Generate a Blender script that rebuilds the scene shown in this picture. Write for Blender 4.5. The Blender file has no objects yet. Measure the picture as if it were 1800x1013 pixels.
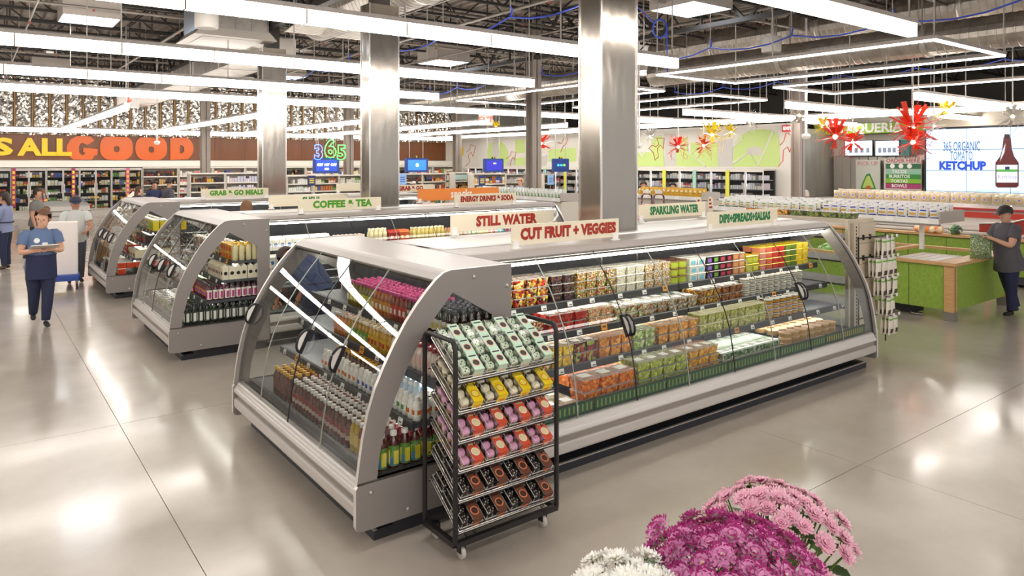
import bpy, bmesh, math, random
from mathutils import Vector, Matrix
C = bpy.context.scene.collection
S = bpy.context.scene
PI = math.pi
rnd = random.Random(7)

# ---------------- camera, world, exposure ----------------
FPX, HZ, CAMZ = 1261.2, 285.3, 2.3          # focal length and horizon row in 1800x1013 pixels, camera height
YAW = math.radians(52.9)
cd = bpy.data.cameras.new('camera'); cam = bpy.data.objects.new('camera', cd); C.objects.link(cam)
cam.location = (0, 0, CAMZ); cam.rotation_euler = (PI/2, 0, YAW-PI/2)
cd.sensor_width = 36; cd.lens = FPX/1800*36; cd.shift_y = -(506.5-HZ)/1800
cd.clip_start = .05; cd.clip_end = 200
S.camera = cam
w = bpy.data.worlds.new('world'); S.world = w; w.use_nodes = True
bg = w.node_tree.nodes['Background']; bg.inputs[0].default_value = (1, .985, .965, 1); bg.inputs[1].default_value = .8
S.view_settings.view_transform = 'Standard'; S.view_settings.look = 'None'
S.view_settings.gamma = 1; S.view_settings.use_curve_mapping = False
S.view_settings.exposure = 0.2
LAMP = 14.0
cy = S.cycles
cy.use_denoising = True; cy.max_bounces = 9; cy.diffuse_bounces = 4; cy.glossy_bounces = 4
cy.transparent_max_bounces = 24; cy.transmission_bounces = 4
cy.caustics_reflective = False; cy.caustics_refractive = False; cy.sample_clamp_indirect = 6

def ray(x, y):
    f = Vector((math.cos(YAW), math.sin(YAW), 0)); r = Vector((math.sin(YAW), -math.cos(YAW), 0))
    return f + r*((x-900)/FPX) - Vector((0, 0, (y-HZ)/FPX))
def on_x(x, y, X):
    d = ray(x, y); return Vector((0, 0, CAMZ)) + d*(X/d.x)
def on_y(x, y, Y):
    d = ray(x, y); return Vector((0, 0, CAMZ)) + d*(Y/d.y)
def on_z(x, y, Z):
    d = ray(x, y); return Vector((0, 0, CAMZ)) + d*((Z-CAMZ)/d.z)

# ---------------- materials ----------------
def lin(c):
    if isinstance(c, str):
        c = [int(c[i:i+2], 16)/255 for i in (0, 2, 4)]
    return tuple((v/12.92 if v <= .04045 else ((v+.055)/1.055)**2.4) for v in c) + (1,)
MATS = {}
def M(col, rough=.5, metal=0, emit=0, alpha=None, coat=0, spec=.5):
    k = (col, rough, metal, emit, coat, spec)
    if k in MATS: return MATS[k]
    m = bpy.data.materials.new('surface_' + str(col)); m.use_nodes = True
    b = m.node_tree.nodes['Principled BSDF']
    b.inputs['Base Color'].default_value = lin(col); b.inputs['Roughness'].default_value = rough
    b.inputs['Metallic'].default_value = metal; b.inputs['Coat Weight'].default_value = coat
    b.inputs['Specular IOR Level'].default_value = spec
    if emit:
        b.inputs['Emission Color'].default_value = lin(col); b.inputs['Emission Strength'].default_value = emit
    MATS[k] = m
    return m
def nodes(name):
    m = bpy.data.materials.new(name); m.use_nodes = True
    return m, m.node_tree, m.node_tree.nodes['Principled BSDF']
def ramp(nt, stops, interp='LINEAR'):
    r = nt.nodes.new('ShaderNodeValToRGB'); r.color_ramp.interpolation = interp
    e = r.color_ramp.elements
    while len(e) < len(stops): e.new(.5)
    for i, (p, c) in enumerate(stops):
        e[i].position = p; e[i].color = lin(c)
    return r
def coords(nt, scale=(1, 1, 1), kind='Object', rot=(0, 0, 0)):
    t = nt.nodes.new('ShaderNodeTexCoord'); mp = nt.nodes.new('ShaderNodeMapping')
    mp.inputs['Scale'].default_value = scale; mp.inputs['Rotation'].default_value = rot
    nt.links.new(t.outputs[kind], mp.inputs[0]); return mp.outputs[0]
def noise_mat(name, stops, scale, rough=.5, metal=0, stretch=(1, 1, 1), bump=0, detail=3, coat=0):
    if name in MATS: return MATS[name]
    m, nt, b = nodes(name); L = nt.links.new
    n = nt.nodes.new('ShaderNodeTexNoise'); n.inputs['Scale'].default_value = scale; n.inputs['Detail'].default_value = detail
    L(coords(nt, stretch), n.inputs['Vector'])
    r = ramp(nt, stops); L(n.outputs[0], r.inputs[0]); L(r.outputs[0], b.inputs['Base Color'])
    b.inputs['Roughness'].default_value = rough; b.inputs['Metallic'].default_value = metal; b.inputs['Coat Weight'].default_value = coat
    if bump:
        bp = nt.nodes.new('ShaderNodeBump'); bp.inputs['Strength'].default_value = bump; bp.inputs['Distance'].default_value = .01
        L(n.outputs[0], bp.inputs['Height']); L(bp.outputs[0], b.inputs['Normal'])
    MATS[name] = m; return m
def bits_mat(cols, scale=60, rough=.25, coat=.6):
    """cut pieces of food behind clear plastic: one flat colour per voronoi cell"""
    k = ('bits', tuple(cols), scale)
    if k in MATS: return MATS[k]
    m, nt, b = nodes('cut_pieces'); L = nt.links.new
    v = nt.nodes.new('ShaderNodeTexVoronoi'); v.inputs['Scale'].default_value = scale
    oi = nt.nodes.new('ShaderNodeObjectInfo'); va = nt.nodes.new('ShaderNodeVectorMath'); va.operation = 'ADD'
    L(coords(nt), va.inputs[0]); L(oi.outputs['Location'], va.inputs[1]); L(va.outputs[0], v.inputs['Vector'])
    s = nt.nodes.new('ShaderNodeSeparateColor'); L(v.outputs['Color'], s.inputs[0])
    n = len(cols); r = ramp(nt, [(i/n, c) for i, c in enumerate(cols)], 'CONSTANT'); L(s.outputs[0], r.inputs[0])
    hs = nt.nodes.new('ShaderNodeHueSaturation'); mr = nt.nodes.new('ShaderNodeMapRange'); mr.inputs[3].default_value = .75; mr.inputs[4].default_value = 1.5
    L(s.outputs[1], mr.inputs[0]); L(mr.outputs[0], hs.inputs['Value']); L(r.outputs[0], hs.inputs['Color']); L(hs.outputs[0], b.inputs['Base Color']); b.inputs['Roughness'].default_value = rough; b.inputs['Coat Weight'].default_value = coat
    bp = nt.nodes.new('ShaderNodeBump'); bp.inputs['Strength'].default_value = .9; bp.inputs['Distance'].default_value = .012; bp.invert = True
    L(v.outputs['Distance'], bp.inputs['Height']); L(bp.outputs[0], b.inputs['Normal'])
    MATS[k] = m; return m
def glass_mat(name, tint, amount=1.0, rough=.0, ior=1.5):
    """thin clear sheet: what lies behind shows through, the surface mirrors the room by its angle"""
    if name in MATS: return MATS[name]
    m, nt, b = nodes(name); L = nt.links.new; nt.nodes.remove(b)
    out = nt.nodes['Material Output']
    t = nt.nodes.new('ShaderNodeBsdfTransparent'); t.inputs[0].default_value = lin(tint)
    g = nt.nodes.new('ShaderNodeBsdfGlossy'); g.inputs['Roughness'].default_value = rough; g.inputs[0].default_value = (amount,)*3+(1,)
    f = nt.nodes.new('ShaderNodeFresnel'); f.inputs[0].default_value = ior
    mx = nt.nodes.new('ShaderNodeMixShader'); L(f.outputs[0], mx.inputs[0]); L(t.outputs[0], mx.inputs[1]); L(g.outputs[0], mx.inputs[2])
    L(mx.outputs[0], out.inputs[0]); MATS[name] = m; return m
def veil_mat(name, col, a, rough=.2):
    m, nt, b = nodes(name); L = nt.links.new; out = nt.nodes['Material Output']
    t = nt.nodes.new('ShaderNodeBsdfTransparent'); mx = nt.nodes.new('ShaderNodeMixShader'); mx.inputs[0].default_value = a
    b.inputs['Base Color'].default_value = lin(col); b.inputs['Roughness'].default_value = rough
    L(t.outputs[0], mx.inputs[1]); L(b.outputs[0], mx.inputs[2]); L(mx.outputs[0], out.inputs[0]); return m
GLASS = glass_mat('door_glass', 'f8fcfa', 1.0, .0, 1.42)
CLEAR = glass_mat('clear_plastic', 'fdfdfc', .9, .05, 1.35)
GREY = M('8a8481', .38)            # case end panels
LGREY = M('aaa29c', .36)           # canopy tops
BLACK = M('17161a', .45)
WHITE = M('f1eeea', .5)
CREAM = M('e9dfc6', .55)
ALU = M('cdc8c3', .3, .85)

# ---------------- mesh helpers ----------------
class MB:
    """collects faces; build() makes ONE mesh"""
    def __init__(s): s.v = []; s.f = []; s.mi = []; s.sm = []; s.mats = []
    def mat(s, m):
        if m not in s.mats: s.mats.append(m)
        return s.mats.index(m)
    def add(s, vs, fs, m, smooth=False, T=None):
        o = len(s.v); i = s.mat(m)
        s.v += [tuple(T @ Vector(p)) if T else tuple(p) for p in vs]
        for f in fs: s.f.append([k+o for k in f]); s.mi.append(i); s.sm.append(smooth)
        return s
    def box(s, a, b, m, T=None, skip=()):
        x0, y0, z0 = a; x1, y1, z1 = b
        vs = [(x0,y0,z0),(x1,y0,z0),(x1,y1,z0),(x0,y1,z0),(x0,y0,z1),(x1,y0,z1),(x1,y1,z1),(x0,y1,z1)]
        fs = {'b':(0,3,2,1),'t':(4,5,6,7),'f':(0,1,5,4),'r':(1,2,6,5),'k':(2,3,7,6),'l':(3,0,4,7)}
        return s.add(vs, [f for k, f in fs.items() if k not in skip], m, False, T)
    def rbox(s, a, b, r, m, T=None):
        """box with its four upright edges and top rim chamfered"""
        (x0,y0,z0),(x1,y1,z1) = a, b
        def ring(i, z): return [(x0+i,y0+r,z),(x0+r,y0+i,z),(x1-r,y0+i,z),(x1-i,y0+r,z),(x1-i,y1-r,z),(x1-r,y1-i,z),(x0+r,y1-i,z),(x0+i,y1-r,z)]
        vs = ring(0, z0)+ring(0, z1-r)+ring(r*.8, z1)
        fs = [[k, (k+1) % 8, (k+1) % 8+8, k+8] for k in range(8)]+[[k+8, (k+1) % 8+8, (k+1) % 8+16, k+16] for k in range(8)]
        fs += [list(range(16, 24)), list(range(7, -1, -1))]
        return s.add(vs, fs, m, False, T)
    def prism(s, prof, axis, a, b, m, T=None, smooth=False, caps=True, closed=True):
        """profile of 2-D points swept along an axis ('x','y','z') from a to b"""
        n = len(prof)
        def P(p, t): return {'y': (p[0], t, p[1]), 'x': (t, p[0], p[1]), 'z': (p[0], p[1], t)}[axis]
        vs = [P(p, a) for p in prof]+[P(p, b) for p in prof]
        fs = [[k, (k+1) % n, (k+1) % n+n, k+n] for k in range(n if closed else n-1)]
        s.add(vs, fs, m, smooth, T)
        if caps and closed: s.add(vs, [list(range(n))[::-1], list(range(n, 2*n))], m, False, T)
        return s
    def lathe(s, prof, m, seg=12, T=None, smooth=True, cap=True):
        n = len(prof); vs = []
        for r, z in prof:
            vs += [(r*math.cos(2*PI*k/seg), r*math.sin(2*PI*k/seg), z) for k in range(seg)]
        fs = [[i*seg+k, i*seg+(k+1) % seg, (i+1)*seg+(k+1) % seg, (i+1)*seg+k] for i in range(n-1) for k in range(seg)]
        s.add(vs, fs, m, smooth, T)
        if cap: s.add(vs, [list(range(seg))[::-1], list(range((n-1)*seg, n*seg))], m, False, T)
        return s
    def tube(s, pts, r, m, seg=6, T=None, closed=False):
        pts = [Vector(p) for p in pts]; n = len(pts); vs = []
        rr = r if isinstance(r, (list, tuple)) else [r]*n
        up = None
        for i, p in enumerate(pts):
            d = (pts[(i+1) % n]-pts[i-1]) if closed else (pts[min(i+1, n-1)]-pts[max(i-1, 0)])
            d = d.normalized() if d.length > 1e-9 else Vector((0, 0, 1))
            if up is None: up = Vector((0, 0, 1)) if abs(d.z) < .9 else Vector((1, 0, 0))
            a = d.cross(up)
            if a.length < 1e-6: a = d.orthogonal()
            a.normalize(); b = d.cross(a); up = -b if False else up
            vs += [p+(a*math.cos(2*PI*k/seg)+b*math.sin(2*PI*k/seg))*rr[i] for k in range(seg)]
        fs = [[i*seg+k, i*seg+(k+1) % seg, ((i+1) % n)*seg+(k+1) % seg, ((i+1) % n)*seg+k] for i in range(n if closed else n-1) for k in range(seg)]
        s.add(vs, fs, m, seg > 4, T)
        if not closed: s.add(vs, [list(range(seg))[::-1], list(range((n-1)*seg, n*seg))], m, False, T)
        return s
    def loft(s, rings, m, seg=14):
        """rings = [(centre, half-axis a, half-axis b)] joined into a closed skin"""
        vs = [Vector(c)+Vector(a)*math.cos(2*PI*k/seg)+Vector(b)*math.sin(2*PI*k/seg) for c, a, b in rings for k in range(seg)]
        n = len(rings)
        fs = [[i*seg+k, i*seg+(k+1) % seg, (i+1)*seg+(k+1) % seg, (i+1)*seg+k] for i in range(n-1) for k in range(seg)]
        s.add(vs, fs, m, True); s.add(vs, [list(range(seg))[::-1], list(range((n-1)*seg, n*seg))], m); return s
    def bar(s, p, q, w, h, m, T=None):
        p, q = Vector(p), Vector(q); d = (q-p).normalized()
        up = Vector((0, 0, 1)) if abs(d.z) < .95 else Vector((1, 0, 0))
        a = d.cross(up).normalized()*w/2; b = a.cross(d).normalized()*h/2
        vs = [p-a-b, p+a-b, p+a+b, p-a+b, q-a-b, q+a-b, q+a+b, q-a+b]
        return s.add(vs, [(0,3,2,1),(4,5,6,7),(0,1,5,4),(1,2,6,5),(2,3,7,6),(3,0,4,7)], m, False, T)
    def poly(s, pts, depth, m, T=None):
        """outline in the x-z plane, given thickness along +y"""
        n = len(pts)
        vs = [(p[0], 0, p[1]) for p in pts]+[(p[0], depth, p[1]) for p in pts]
        return s.add(vs, [list(range(n)), list(range(2*n-1, n-1, -1))]+[[(k+1) % n, k, k+n, (k+1) % n+n] for k in range(n)], m, False, T)
    def mesh(s, name):
        me = bpy.data.meshes.new(name); me.from_pydata(s.v, [], s.f)
        for m in s.mats: me.materials.append(m)
        me.polygons.foreach_set('material_index', s.mi); me.polygons.foreach_set('use_smooth', s.sm)
        me.update(); return me
    def build(s, name, parent=None, loc=None, rotz=None):
        return obj(name, s.mesh(name), parent, loc, rotz)
def obj(name, me, parent=None, loc=None, rotz=None):
    o = bpy.data.objects.new(name, me); C.objects.link(o)
    if parent is not None: o.parent = parent
    if loc is not None: o.location = loc
    if rotz is not None: o.rotation_euler = (0, 0, rotz)
    if name == 'print': o['kind'] = 'stuff'
    return o
def tag(o, label=None, cat=None, group=None, kind=None):
    if label: o['label'] = label
    if cat: o['category'] = cat
    if group: o['group'] = group
    if kind: o['kind'] = kind
    return o
def thing(name, label, cat, loc=(0, 0, 0), rotz=0, group=None):
    return tag(obj(name, None, None, loc, rotz), label, cat, group)
def dup(root, loc, rotz=None, label=None, group=None, rot=None):
    r = root.copy(); C.objects.link(r); r.location = loc
    if rotz is not None: r.rotation_euler = (0, 0, rotz)
    if rot is not None: r.rotation_euler = rot
    if label: r['label'] = label
    if group: r['group'] = group
    for ch in root.children:
        c = ch.copy(); C.objects.link(c); c.parent = r
        for g in ch.children:
            d = g.copy(); C.objects.link(d); d.parent = c
    return r
TS = bpy.data.scenes.new('workbench')         # evaluates modifiers and lettering apart from the big scene, removed at the end
def evaluated(o):
    TS.collection.objects.link(o); vl = TS.view_layers[0]; vl.update()
    me = bpy.data.meshes.new_from_object(o.evaluated_get(vl.depsgraph)); d = o.data
    bpy.data.objects.remove(o)
    return me
def text_mesh(s, size, m, offset=0.0, depth=.002, align='CENTER', space=1.0, xs=1.0):
    """flat lettering in the x-z plane, facing -y, centred on the origin"""
    cu = bpy.data.curves.new('lettering', 'FONT'); cu.body = s; cu.size = size; cu.offset = offset; cu.extrude = depth
    cu.align_x = align; cu.align_y = 'CENTER'; cu.space_character = space; cu.resolution_u = 2; cu.fill_mode = 'BOTH'
    me = evaluated(bpy.data.objects.new('lettering', cu)); bpy.data.curves.remove(cu)
    me.transform(Matrix.Rotation(PI/2, 4, 'X') @ Matrix.Diagonal((xs, 1, 1, 1))); me.materials.clear(); me.materials.append(m)
    return me
ORD = 'first second third fourth fifth sixth seventh eighth ninth tenth eleventh twelfth thirteenth fourteenth fifteenth sixteenth seventeenth eighteenth nineteenth twentieth'.split()
def nth(i): return ORD[i] if i < 20 else ('%d%s' % (i+1, {1: 'st', 2: 'nd', 3: 'rd'}.get((i+1) % 10, 'th') if not 10 < (i+1) % 100 < 14 else 'th'))
# ---------------- room shell ----------------
def floor_mat():
    m, nt, b = nodes('polished_concrete'); L = nt.links.new
    n = nt.nodes.new('ShaderNodeTexNoise'); n.inputs['Scale'].default_value = .55; n.inputs['Detail'].default_value = 6; n.inputs['Roughness'].default_value = .62
    v = coords(nt); L(v, n.inputs['Vector'])
    r = ramp(nt, [(.3, 'a49a8e'), (.5, 'b1a79b'), (.7, 'bdb3a7')]); L(n.outputs[0], r.inputs[0]); L(r.outputs[0], b.inputs['Base Color'])
    n2 = nt.nodes.new('ShaderNodeTexNoise'); n2.inputs['Scale'].default_value = 1.3; n2.inputs['Detail'].default_value = 4; L(v, n2.inputs['Vector'])
    mr = nt.nodes.new('ShaderNodeMapRange'); mr.inputs[1].default_value = .3; mr.inputs[2].default_value = .7
    mr.inputs[3].default_value = .13; mr.inputs[4].default_value = .26; L(n2.outputs[0], mr.inputs[0]); L(mr.outputs[0], b.inputs['Roughness'])
    n3 = nt.nodes.new('ShaderNodeTexNoise'); n3.inputs['Scale'].default_value = 2.2; n3.inputs['Detail'].default_value = 2; L(v, n3.inputs['Vector'])
    bp = nt.nodes.new('ShaderNodeBump'); bp.inputs['Strength'].default_value = .12; bp.inputs['Distance'].default_value = .003
    L(n3.outputs[0], bp.inputs['Height']); L(bp.outputs[0], b.inputs['Normal'])
    b.inputs['Specular IOR Level'].default_value = .6; b.inputs['Coat Weight'].default_value = .2; b.inputs['Coat Roughness'].default_value = .1
    return m
FLOOR = floor_mat()
fl = MB().box((-12, -8, -.2), (32, 40, -.008), M('8f867c', .8)).build('floor'); tag(fl, kind='structure')
xs = [-12, -7.6, -3.3, 1.05, 5.4, 9.75, 14.1, 18.45, 22.8, 27.2, 32]
ys = [-8, -4.4, -.05, 2.75, 7.1, 11.5, 15.9, 20.3, 24.7, 29, 34, 40]
slab_cache = {}
for i in range(len(xs)-1):
    for j in range(len(ys)-1):
        g = .0025
        o = MB().box((xs[i]+g, ys[j]+g, -.1), (xs[i+1]-g, ys[j+1]-g, 0), FLOOR).build('slab', fl)

YB, XR = 36.0, 23.0       # back wall (facing -y) and pattern wall (facing -x)
def foil_mat():
    m, nt, b = nodes('foil_insulation'); L = nt.links.new
    v = coords(nt, (1, 1, .8))
    n = nt.nodes.new('ShaderNodeTexVoronoi'); n.inputs['Scale'].default_value = 2.6; n.feature = 'SMOOTH_F1'
    d = nt.nodes.new('ShaderNodeTexNoise'); d.inputs['Scale'].default_value = 2.2; d.inputs['Detail'].default_value = 5; d.inputs['Distortion'].default_value = 1.6; L(v, d.inputs['Vector'])
    L(d.outputs['Color'], n.inputs['Vector'])
    bp = nt.nodes.new('ShaderNodeBump'); bp.inputs['Strength'].default_value = 1; bp.inputs['Distance'].default_value = .5
    b.inputs['Base Color'].default_value = lin('f0ede8'); b.inputs['Metallic'].default_value = .92; b.inputs['Roughness'].default_value = .25
    return m
bw = MB().box((-12, YB, 0), (31.8, YB+.2, 6.3), M('d8d2c8', .7)).build('wall_back'); tag(bw, kind='structure')
FOIL = foil_mat()
# crinkled foil blankets between the studs, real folds in the sheet
def foil_panel(x0, x1, z0, z1, seed):
    r = random.Random(seed); nx, nz = 8, 42; vs = []; fs = []
    for k in range(nz+1):
        for i in range(nx+1):
            e = 0 if i in (0, nx) or k in (0, nz) else 1
            vs.append((x0+(x1-x0)*i/nx + e*r.uniform(-.02, .02), YB-.03-e*r.uniform(0, .055)-e*.05*abs(math.sin(k*.5+i*.9+seed)), z0+(z1-z0)*k/nz + e*r.uniform(-.05, .05)))
    for k in range(nz):
        for i in range(nx):
            a = k*(nx+1)+i
            fs += ([a, a+1, a+nx+2], [a, a+nx+2, a+nx+1]) if r.random() < .5 else ([a, a+1, a+nx+1], [a+1, a+nx+2, a+nx+1])
    return MB().add(vs, fs, FOIL)
k = 0; x = -4.0
STUD = M('b08a5a', .7)
while x < 22.6:
    foil_panel(x+.03, min(x+.58, 22.9), 3.42, 6.2, k).build('foil_panel', bw)
    MB().box((x-.025, YB-.07, 3.42), (x+.025, YB, 6.2), STUD).build('stud', bw)
    x += .61; k += 1
rw = MB().box((XR, 14.1, 0), (XR+.2, YB, 3.6), M('e8e4dc', .7)).build('wall_right'); tag(rw, kind='structure')
MB().box((XR-.02, 14.08, 3.6), (XR+.22, YB, 3.68), M('efece6', .6)).build('wall_cap', rw)
# far service wall beyond the taqueria and side walls out of the frame
m_gw = noise_mat('grey_metal_panel', [(.3, '8b867e'), (.7, 'a39e95')], 3, .4, .4, (1, 1, .1))
sw = MB().box((XR+.2, 14.1, 0), (25.7, 14.3, 3.5), m_gw).build('wall_side'); tag(sw, kind='structure')
tw = MB().box((25.7, 2, 0), (25.9, 14.3, 4.0), M('c9c2b6', .7)).build('wall_far'); tag(tw, kind='structure')
uw = MB().box((31.8, -8, 0), (32, 40, 6.3), M('4a4642', .8)).build('wall_outer'); tag(uw, kind='structure')
lw = MB().box((-12.2, -8, 0), (-12, 40, 6.3), M('cfc8be', .7)).build('wall_left'); tag(lw, kind='structure')

# ---------------- roof: corrugated deck, joists, girders ----------------
ce = obj('ceiling', None); tag(ce, kind='structure')
DECK = noise_mat('roof_deck', [(.3, '867a6f'), (.7, '998c80')], 1.2, .45, .35)
STEEL = M('2b2725', .55)
prof = []; x = -12.0
while x < 32:
    prof += [(x, 6.34), (x+.09, 6.34), (x+.13, 6.26), (x+.22, 6.26)]; x += .26
dk = MB().prism(prof, 'y', -8, 40, DECK, caps=False, closed=False).build('roof_deck', ce)
def truss(L, z0, z1, step, chord, web):
    a = MB(); b = MB(); t = STEEL
    a.box((0, -chord, z0), (L, chord, z0+chord*1.3), t); a2 = MB().box((0, -chord, z1-chord*1.3), (L, chord, z1), t)
    x = 0; i = 0
    while x < L-step*.5:
        p, q = ((x, 0, z0), (x+step, 0, z1)) if i % 2 == 0 else ((x, 0, z1), (x+step, 0, z0))
        b.bar(p, q, web, web, t)
        if i % 2 == 1: b.bar((x, 0, z0), (x, 0, z1), web*.8, web*.8, t)
        x += step; i += 1
    return a.mesh('bottom_chord'), a2.mesh('top_chord'), b.mesh('web')
jm = truss(44, 5.6, 6.24, .75, .04, .03)
for k in range(29):
    o = obj('roof_joist', jm[0], ce, (-12, -7.2+k*1.62, 0)); obj('top_chord', jm[1], o); tag(obj('web', jm[2], o), kind='stuff')
gm = truss(46, 5.05, 6.2, 1.1, .07, .06)
for gx in (-5.5, 4.95, 12.1, 20.4):
    o = obj('roof_girder', gm[0], ce, (gx, -7, 0), PI/2); obj('top_chord', gm[1], o); tag(obj('web', gm[2], o), kind='stuff')

# ---------------- columns ----------------
def steel_mat():
    m, nt, b = nodes('brushed_steel'); L = nt.links.new
    n = nt.nodes.new('ShaderNodeTexNoise'); n.inputs['Scale'].default_value = 1; n.inputs['Detail'].default_value = 2
    L(coords(nt, (3, 3, .9)), n.inputs['Vector'])
    n2 = nt.nodes.new('ShaderNodeTexNoise'); n2.inputs['Scale'].default_value = 1; n2.inputs['Detail'].default_value = 3; L(coords(nt, (260, 260, 3)), n2.inputs['Vector'])
    bp = nt.nodes.new('ShaderNodeBump'); bp.inputs['Strength'].default_value = .5; bp.inputs['Distance'].default_value = .03; L(n.outputs[0], bp.inputs['Height'])
    bp2 = nt.nodes.new('ShaderNodeBump'); bp2.inputs['Strength'].default_value = .08; bp2.inputs['Distance'].default_value = .002
    L(n2.outputs[0], bp2.inputs['Height']); L(bp.outputs[0], b.inputs['Normal'])
    b.inputs['Base Color'].default_value = lin('a39c93'); b.inputs['Metallic'].default_value = 1; b.inputs['Roughness'].default_value = .2
    return m
SS = steel_mat()
for i, (Y0, z1, lab) in enumerate(((4.98, 4.75, 'brushed steel clad column rising from the nearest island, widest of the three'),
                              (9.97, 4.72, 'brushed steel clad column behind the coffee and tea sign, second island'),
                              (14.95, 4.68, 'brushed steel clad column farthest back, behind the grab and go meals sign'))):
    X0 = 4.84
    t = thing('clad_column', lab, 'column', (X0, Y0, 0), group='steel clad columns on the islands')
    for n, a, b in (('front_sheet', (0, 0, 0), (.485, .004, z1)), ('side_sheet', (0, .004, 0), (.004, .296, z1)), ('back_sheet', (0, .296, 0), (.485, .30, z1)), ('far_sheet', (.481, .004, 0), (.485, .296, z1))):
        MB().box(a, b, SS).build(n, t)
    tr = M('e6e2de', .22, 1)
    for cx, cy2 in ((-.003, -.003), (.488, -.003), (-.003, .303)):
        MB().box((cx-.008, cy2-.008, 0), (cx+.008, cy2+.008, z1), tr).build('corner_trim', t)
    MB().box((.1, .08, z1), (.38, .26, 6.2), M('3c3632', .5)).build('core', t)
PAINT = M('a2978e', .5)
def post(X, Y, w, lab):
    m = MB()
    m.box((-w/2, -w/2, 0), (w/2, -w/2+.02, 6.2), PAINT); m.box((-w/2, w/2-.02, 0), (w/2, w/2, 6.2), PAINT); m.box((-.012, -w/2, 0), (.012, w/2, 6.2), PAINT)
    o = m.build('steel_post', None, (X, Y, 0)); tag(o, lab, 'column', 'grey painted steel posts')
    return o
post(12.15, 15.1, .30, 'grey painted steel post right of the tallest group of middle shelves')
post(14.2, 31.5, .36, 'grey painted steel post beside the neon number sign')
post(7.9, 31.8, .34, 'grey painted steel post by the freezer wall, behind the farthest clad column')
post(20.0, 12.1, .30, 'grey painted steel post in front of the grey metal wall near the taqueria')
post(19.6, 30.5, .34, 'grey painted steel post by the brown panel end and yellow mural')
# ---------------- lighting fixtures ----------------
LENS = M('fff8f0', .4, 0, LAMP); LENS2 = M('fff9f2', .4, 0, LAMP*.8); HOUS = M('b5aca6', .4)
CABLE = M('b9b2aa', .4, .6)
SEG = {}
def fixture(name, label, p, q, z, seg=1.22, w=.10, hl=.15, hh=.05, cables=True, group=None, lens=None):
    """linear fixture from p to q (x,y); z is the top of its lens; one lens per segment"""
    p, q = Vector((p[0], p[1], 0)), Vector((q[0], q[1], 0)); L = (q-p).length; n = max(1, round(L/seg)); seg = L/n
    t = thing(name, label, 'light', (p.x, p.y, z), math.atan2(q.y-p.y, q.x-p.x), group)
    MB().box((0, -w*.62, 0), (L, w*.62, hh), HOUS).build('housing', t)
    k = (round(seg, 4), w, hl)
    if k not in SEG: SEG[k] = MB().box((.006, -w/2, -hl), (seg-.006, w/2, 0), lens or LENS).mesh('lens')
    for i in range(n): obj('lens', SEG[k], t, (i*seg, 0, 0))
    if n > 1:
        gap = MB()
        gk = ('gap', w, hl)
        if gk not in SEG: SEG[gk] = MB().box((-.009, -w*.515, -hl*1.02), (.009, w*.515, 0), M('9a7b55', .6)).mesh('joint')
        for i in range(1, n): obj('joint', SEG[gk], t, (i*seg, 0, 0))
    if cables:
        ck = ('cab', round(z, 2))
        if ck not in SEG: SEG[ck] = MB().box((-.008, -.008, hh), (.008, .008, 6.2-z), CABLE).mesh('cable')
        for i in range(0, n+1, 2): obj('cable', SEG[ck], t, (min(max(i*seg, .1), L-.1), 0, 0))
    return t
G1 = 'long linear lights over the islands'
X1 = 9.0
for Y, lab in ((-7.0, 'long linear light furthest behind the camera'), (-3.4, 'long linear light behind the camera over the flower stand'), (.25, 'long linear light above the flower stand, over the camera'),
               (3.95, 'long linear light highest in view, ending by the red exit sign'), (7.55, 'long linear light ending just right of the widest steel column'),
               (11.2, 'long linear light passing in front of the middle column, ending near the grey post'), (14.85, 'long linear light fourth from the top, ending behind the middle column')):
    fixture('linear_light', lab, (X1-1.22*16, Y), (X1, Y), 3.95, group=G1)
fixture('linear_light', 'longest linear light, running behind all three steel columns to the mural', (X1-1.22*16, 18.4), (20.2, 18.4), 3.95, group=G1)
for X in (2.95, 6.35, 9.95, 13.3, 16.7, 20.1):
    fixture('linear_light', 'linear light running towards the brown back wall, %s from its dark end' % nth([2.95, 6.35, 9.95, 13.3, 16.7, 20.1].index(X)), (X, 18.9), (X, 33.2), 3.65, hl=.12, group='linear lights towards the back wall')
fixture('linear_light', 'linear light hung parallel to the brown lettered back wall', (-6, 33.6), (21.5, 33.6), 3.65, hl=.16, group='linear lights towards the back wall')
for (a, b, c, d, lab) in ((10.3, 4.25, 12.72, 9.1, 'nearest rectangular light frame over the produce tables'), (14.1, 4.25, 16.55, 9.1, 'rectangular light frame over the bread shelf, cut by the photo edge'),
                     (10.35, 11.1, 12.8, 16.1, 'rectangular light frame behind the widest steel column'), (14.5, 11.1, 16.85, 16.1, 'rectangular light frame in front of the green and white mural')):
    t = thing('rectangular_light', lab, 'light', (a, b, 3.95), 0, 'thin rectangular light frames')
    W, D = c-a, d-b
    for x0, y0, x1, y1 in ((0, 0, W, 0), (0, D, W, D), (0, 0, 0, D), (W, 0, W, D)):
        hx, hy = (.0, .04) if y0 == y1 else (.04, .0)
        MB().box((x0-hx, y0-hy, 0), (x1+hx, y1+hy, .05), HOUS).build('housing', t)
        MB().box((x0-hx*.7, y0-hy*.7, -.022), (x1+hx*.7, y1+hy*.7, 0), LENS2).build('lens', t)
    for x0, y0 in ((0, 0), (W, 0), (0, D), (W, D), (0, D/2), (W, D/2)):
        MB().box((x0-.008, y0-.008, .05), (x0+.008, y0+.008, 2.3), CABLE).build('cable', t)
for k, Y in enumerate((3.6, 6.35, 9.1, 12.0, 14.9)):
    fixture('linear_light', 'short linear light over the produce area, %s from the widescreen side' % nth(k), (14.6, Y), (19.2, Y), 3.65, hl=.14, group='short linear lights over produce')
fixture('linear_light', 'linear light crossing above the taqueria sign and mural', (19.4, .5), (19.4, 23), 3.65, hl=.13, group='short linear lights over produce')

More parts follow.
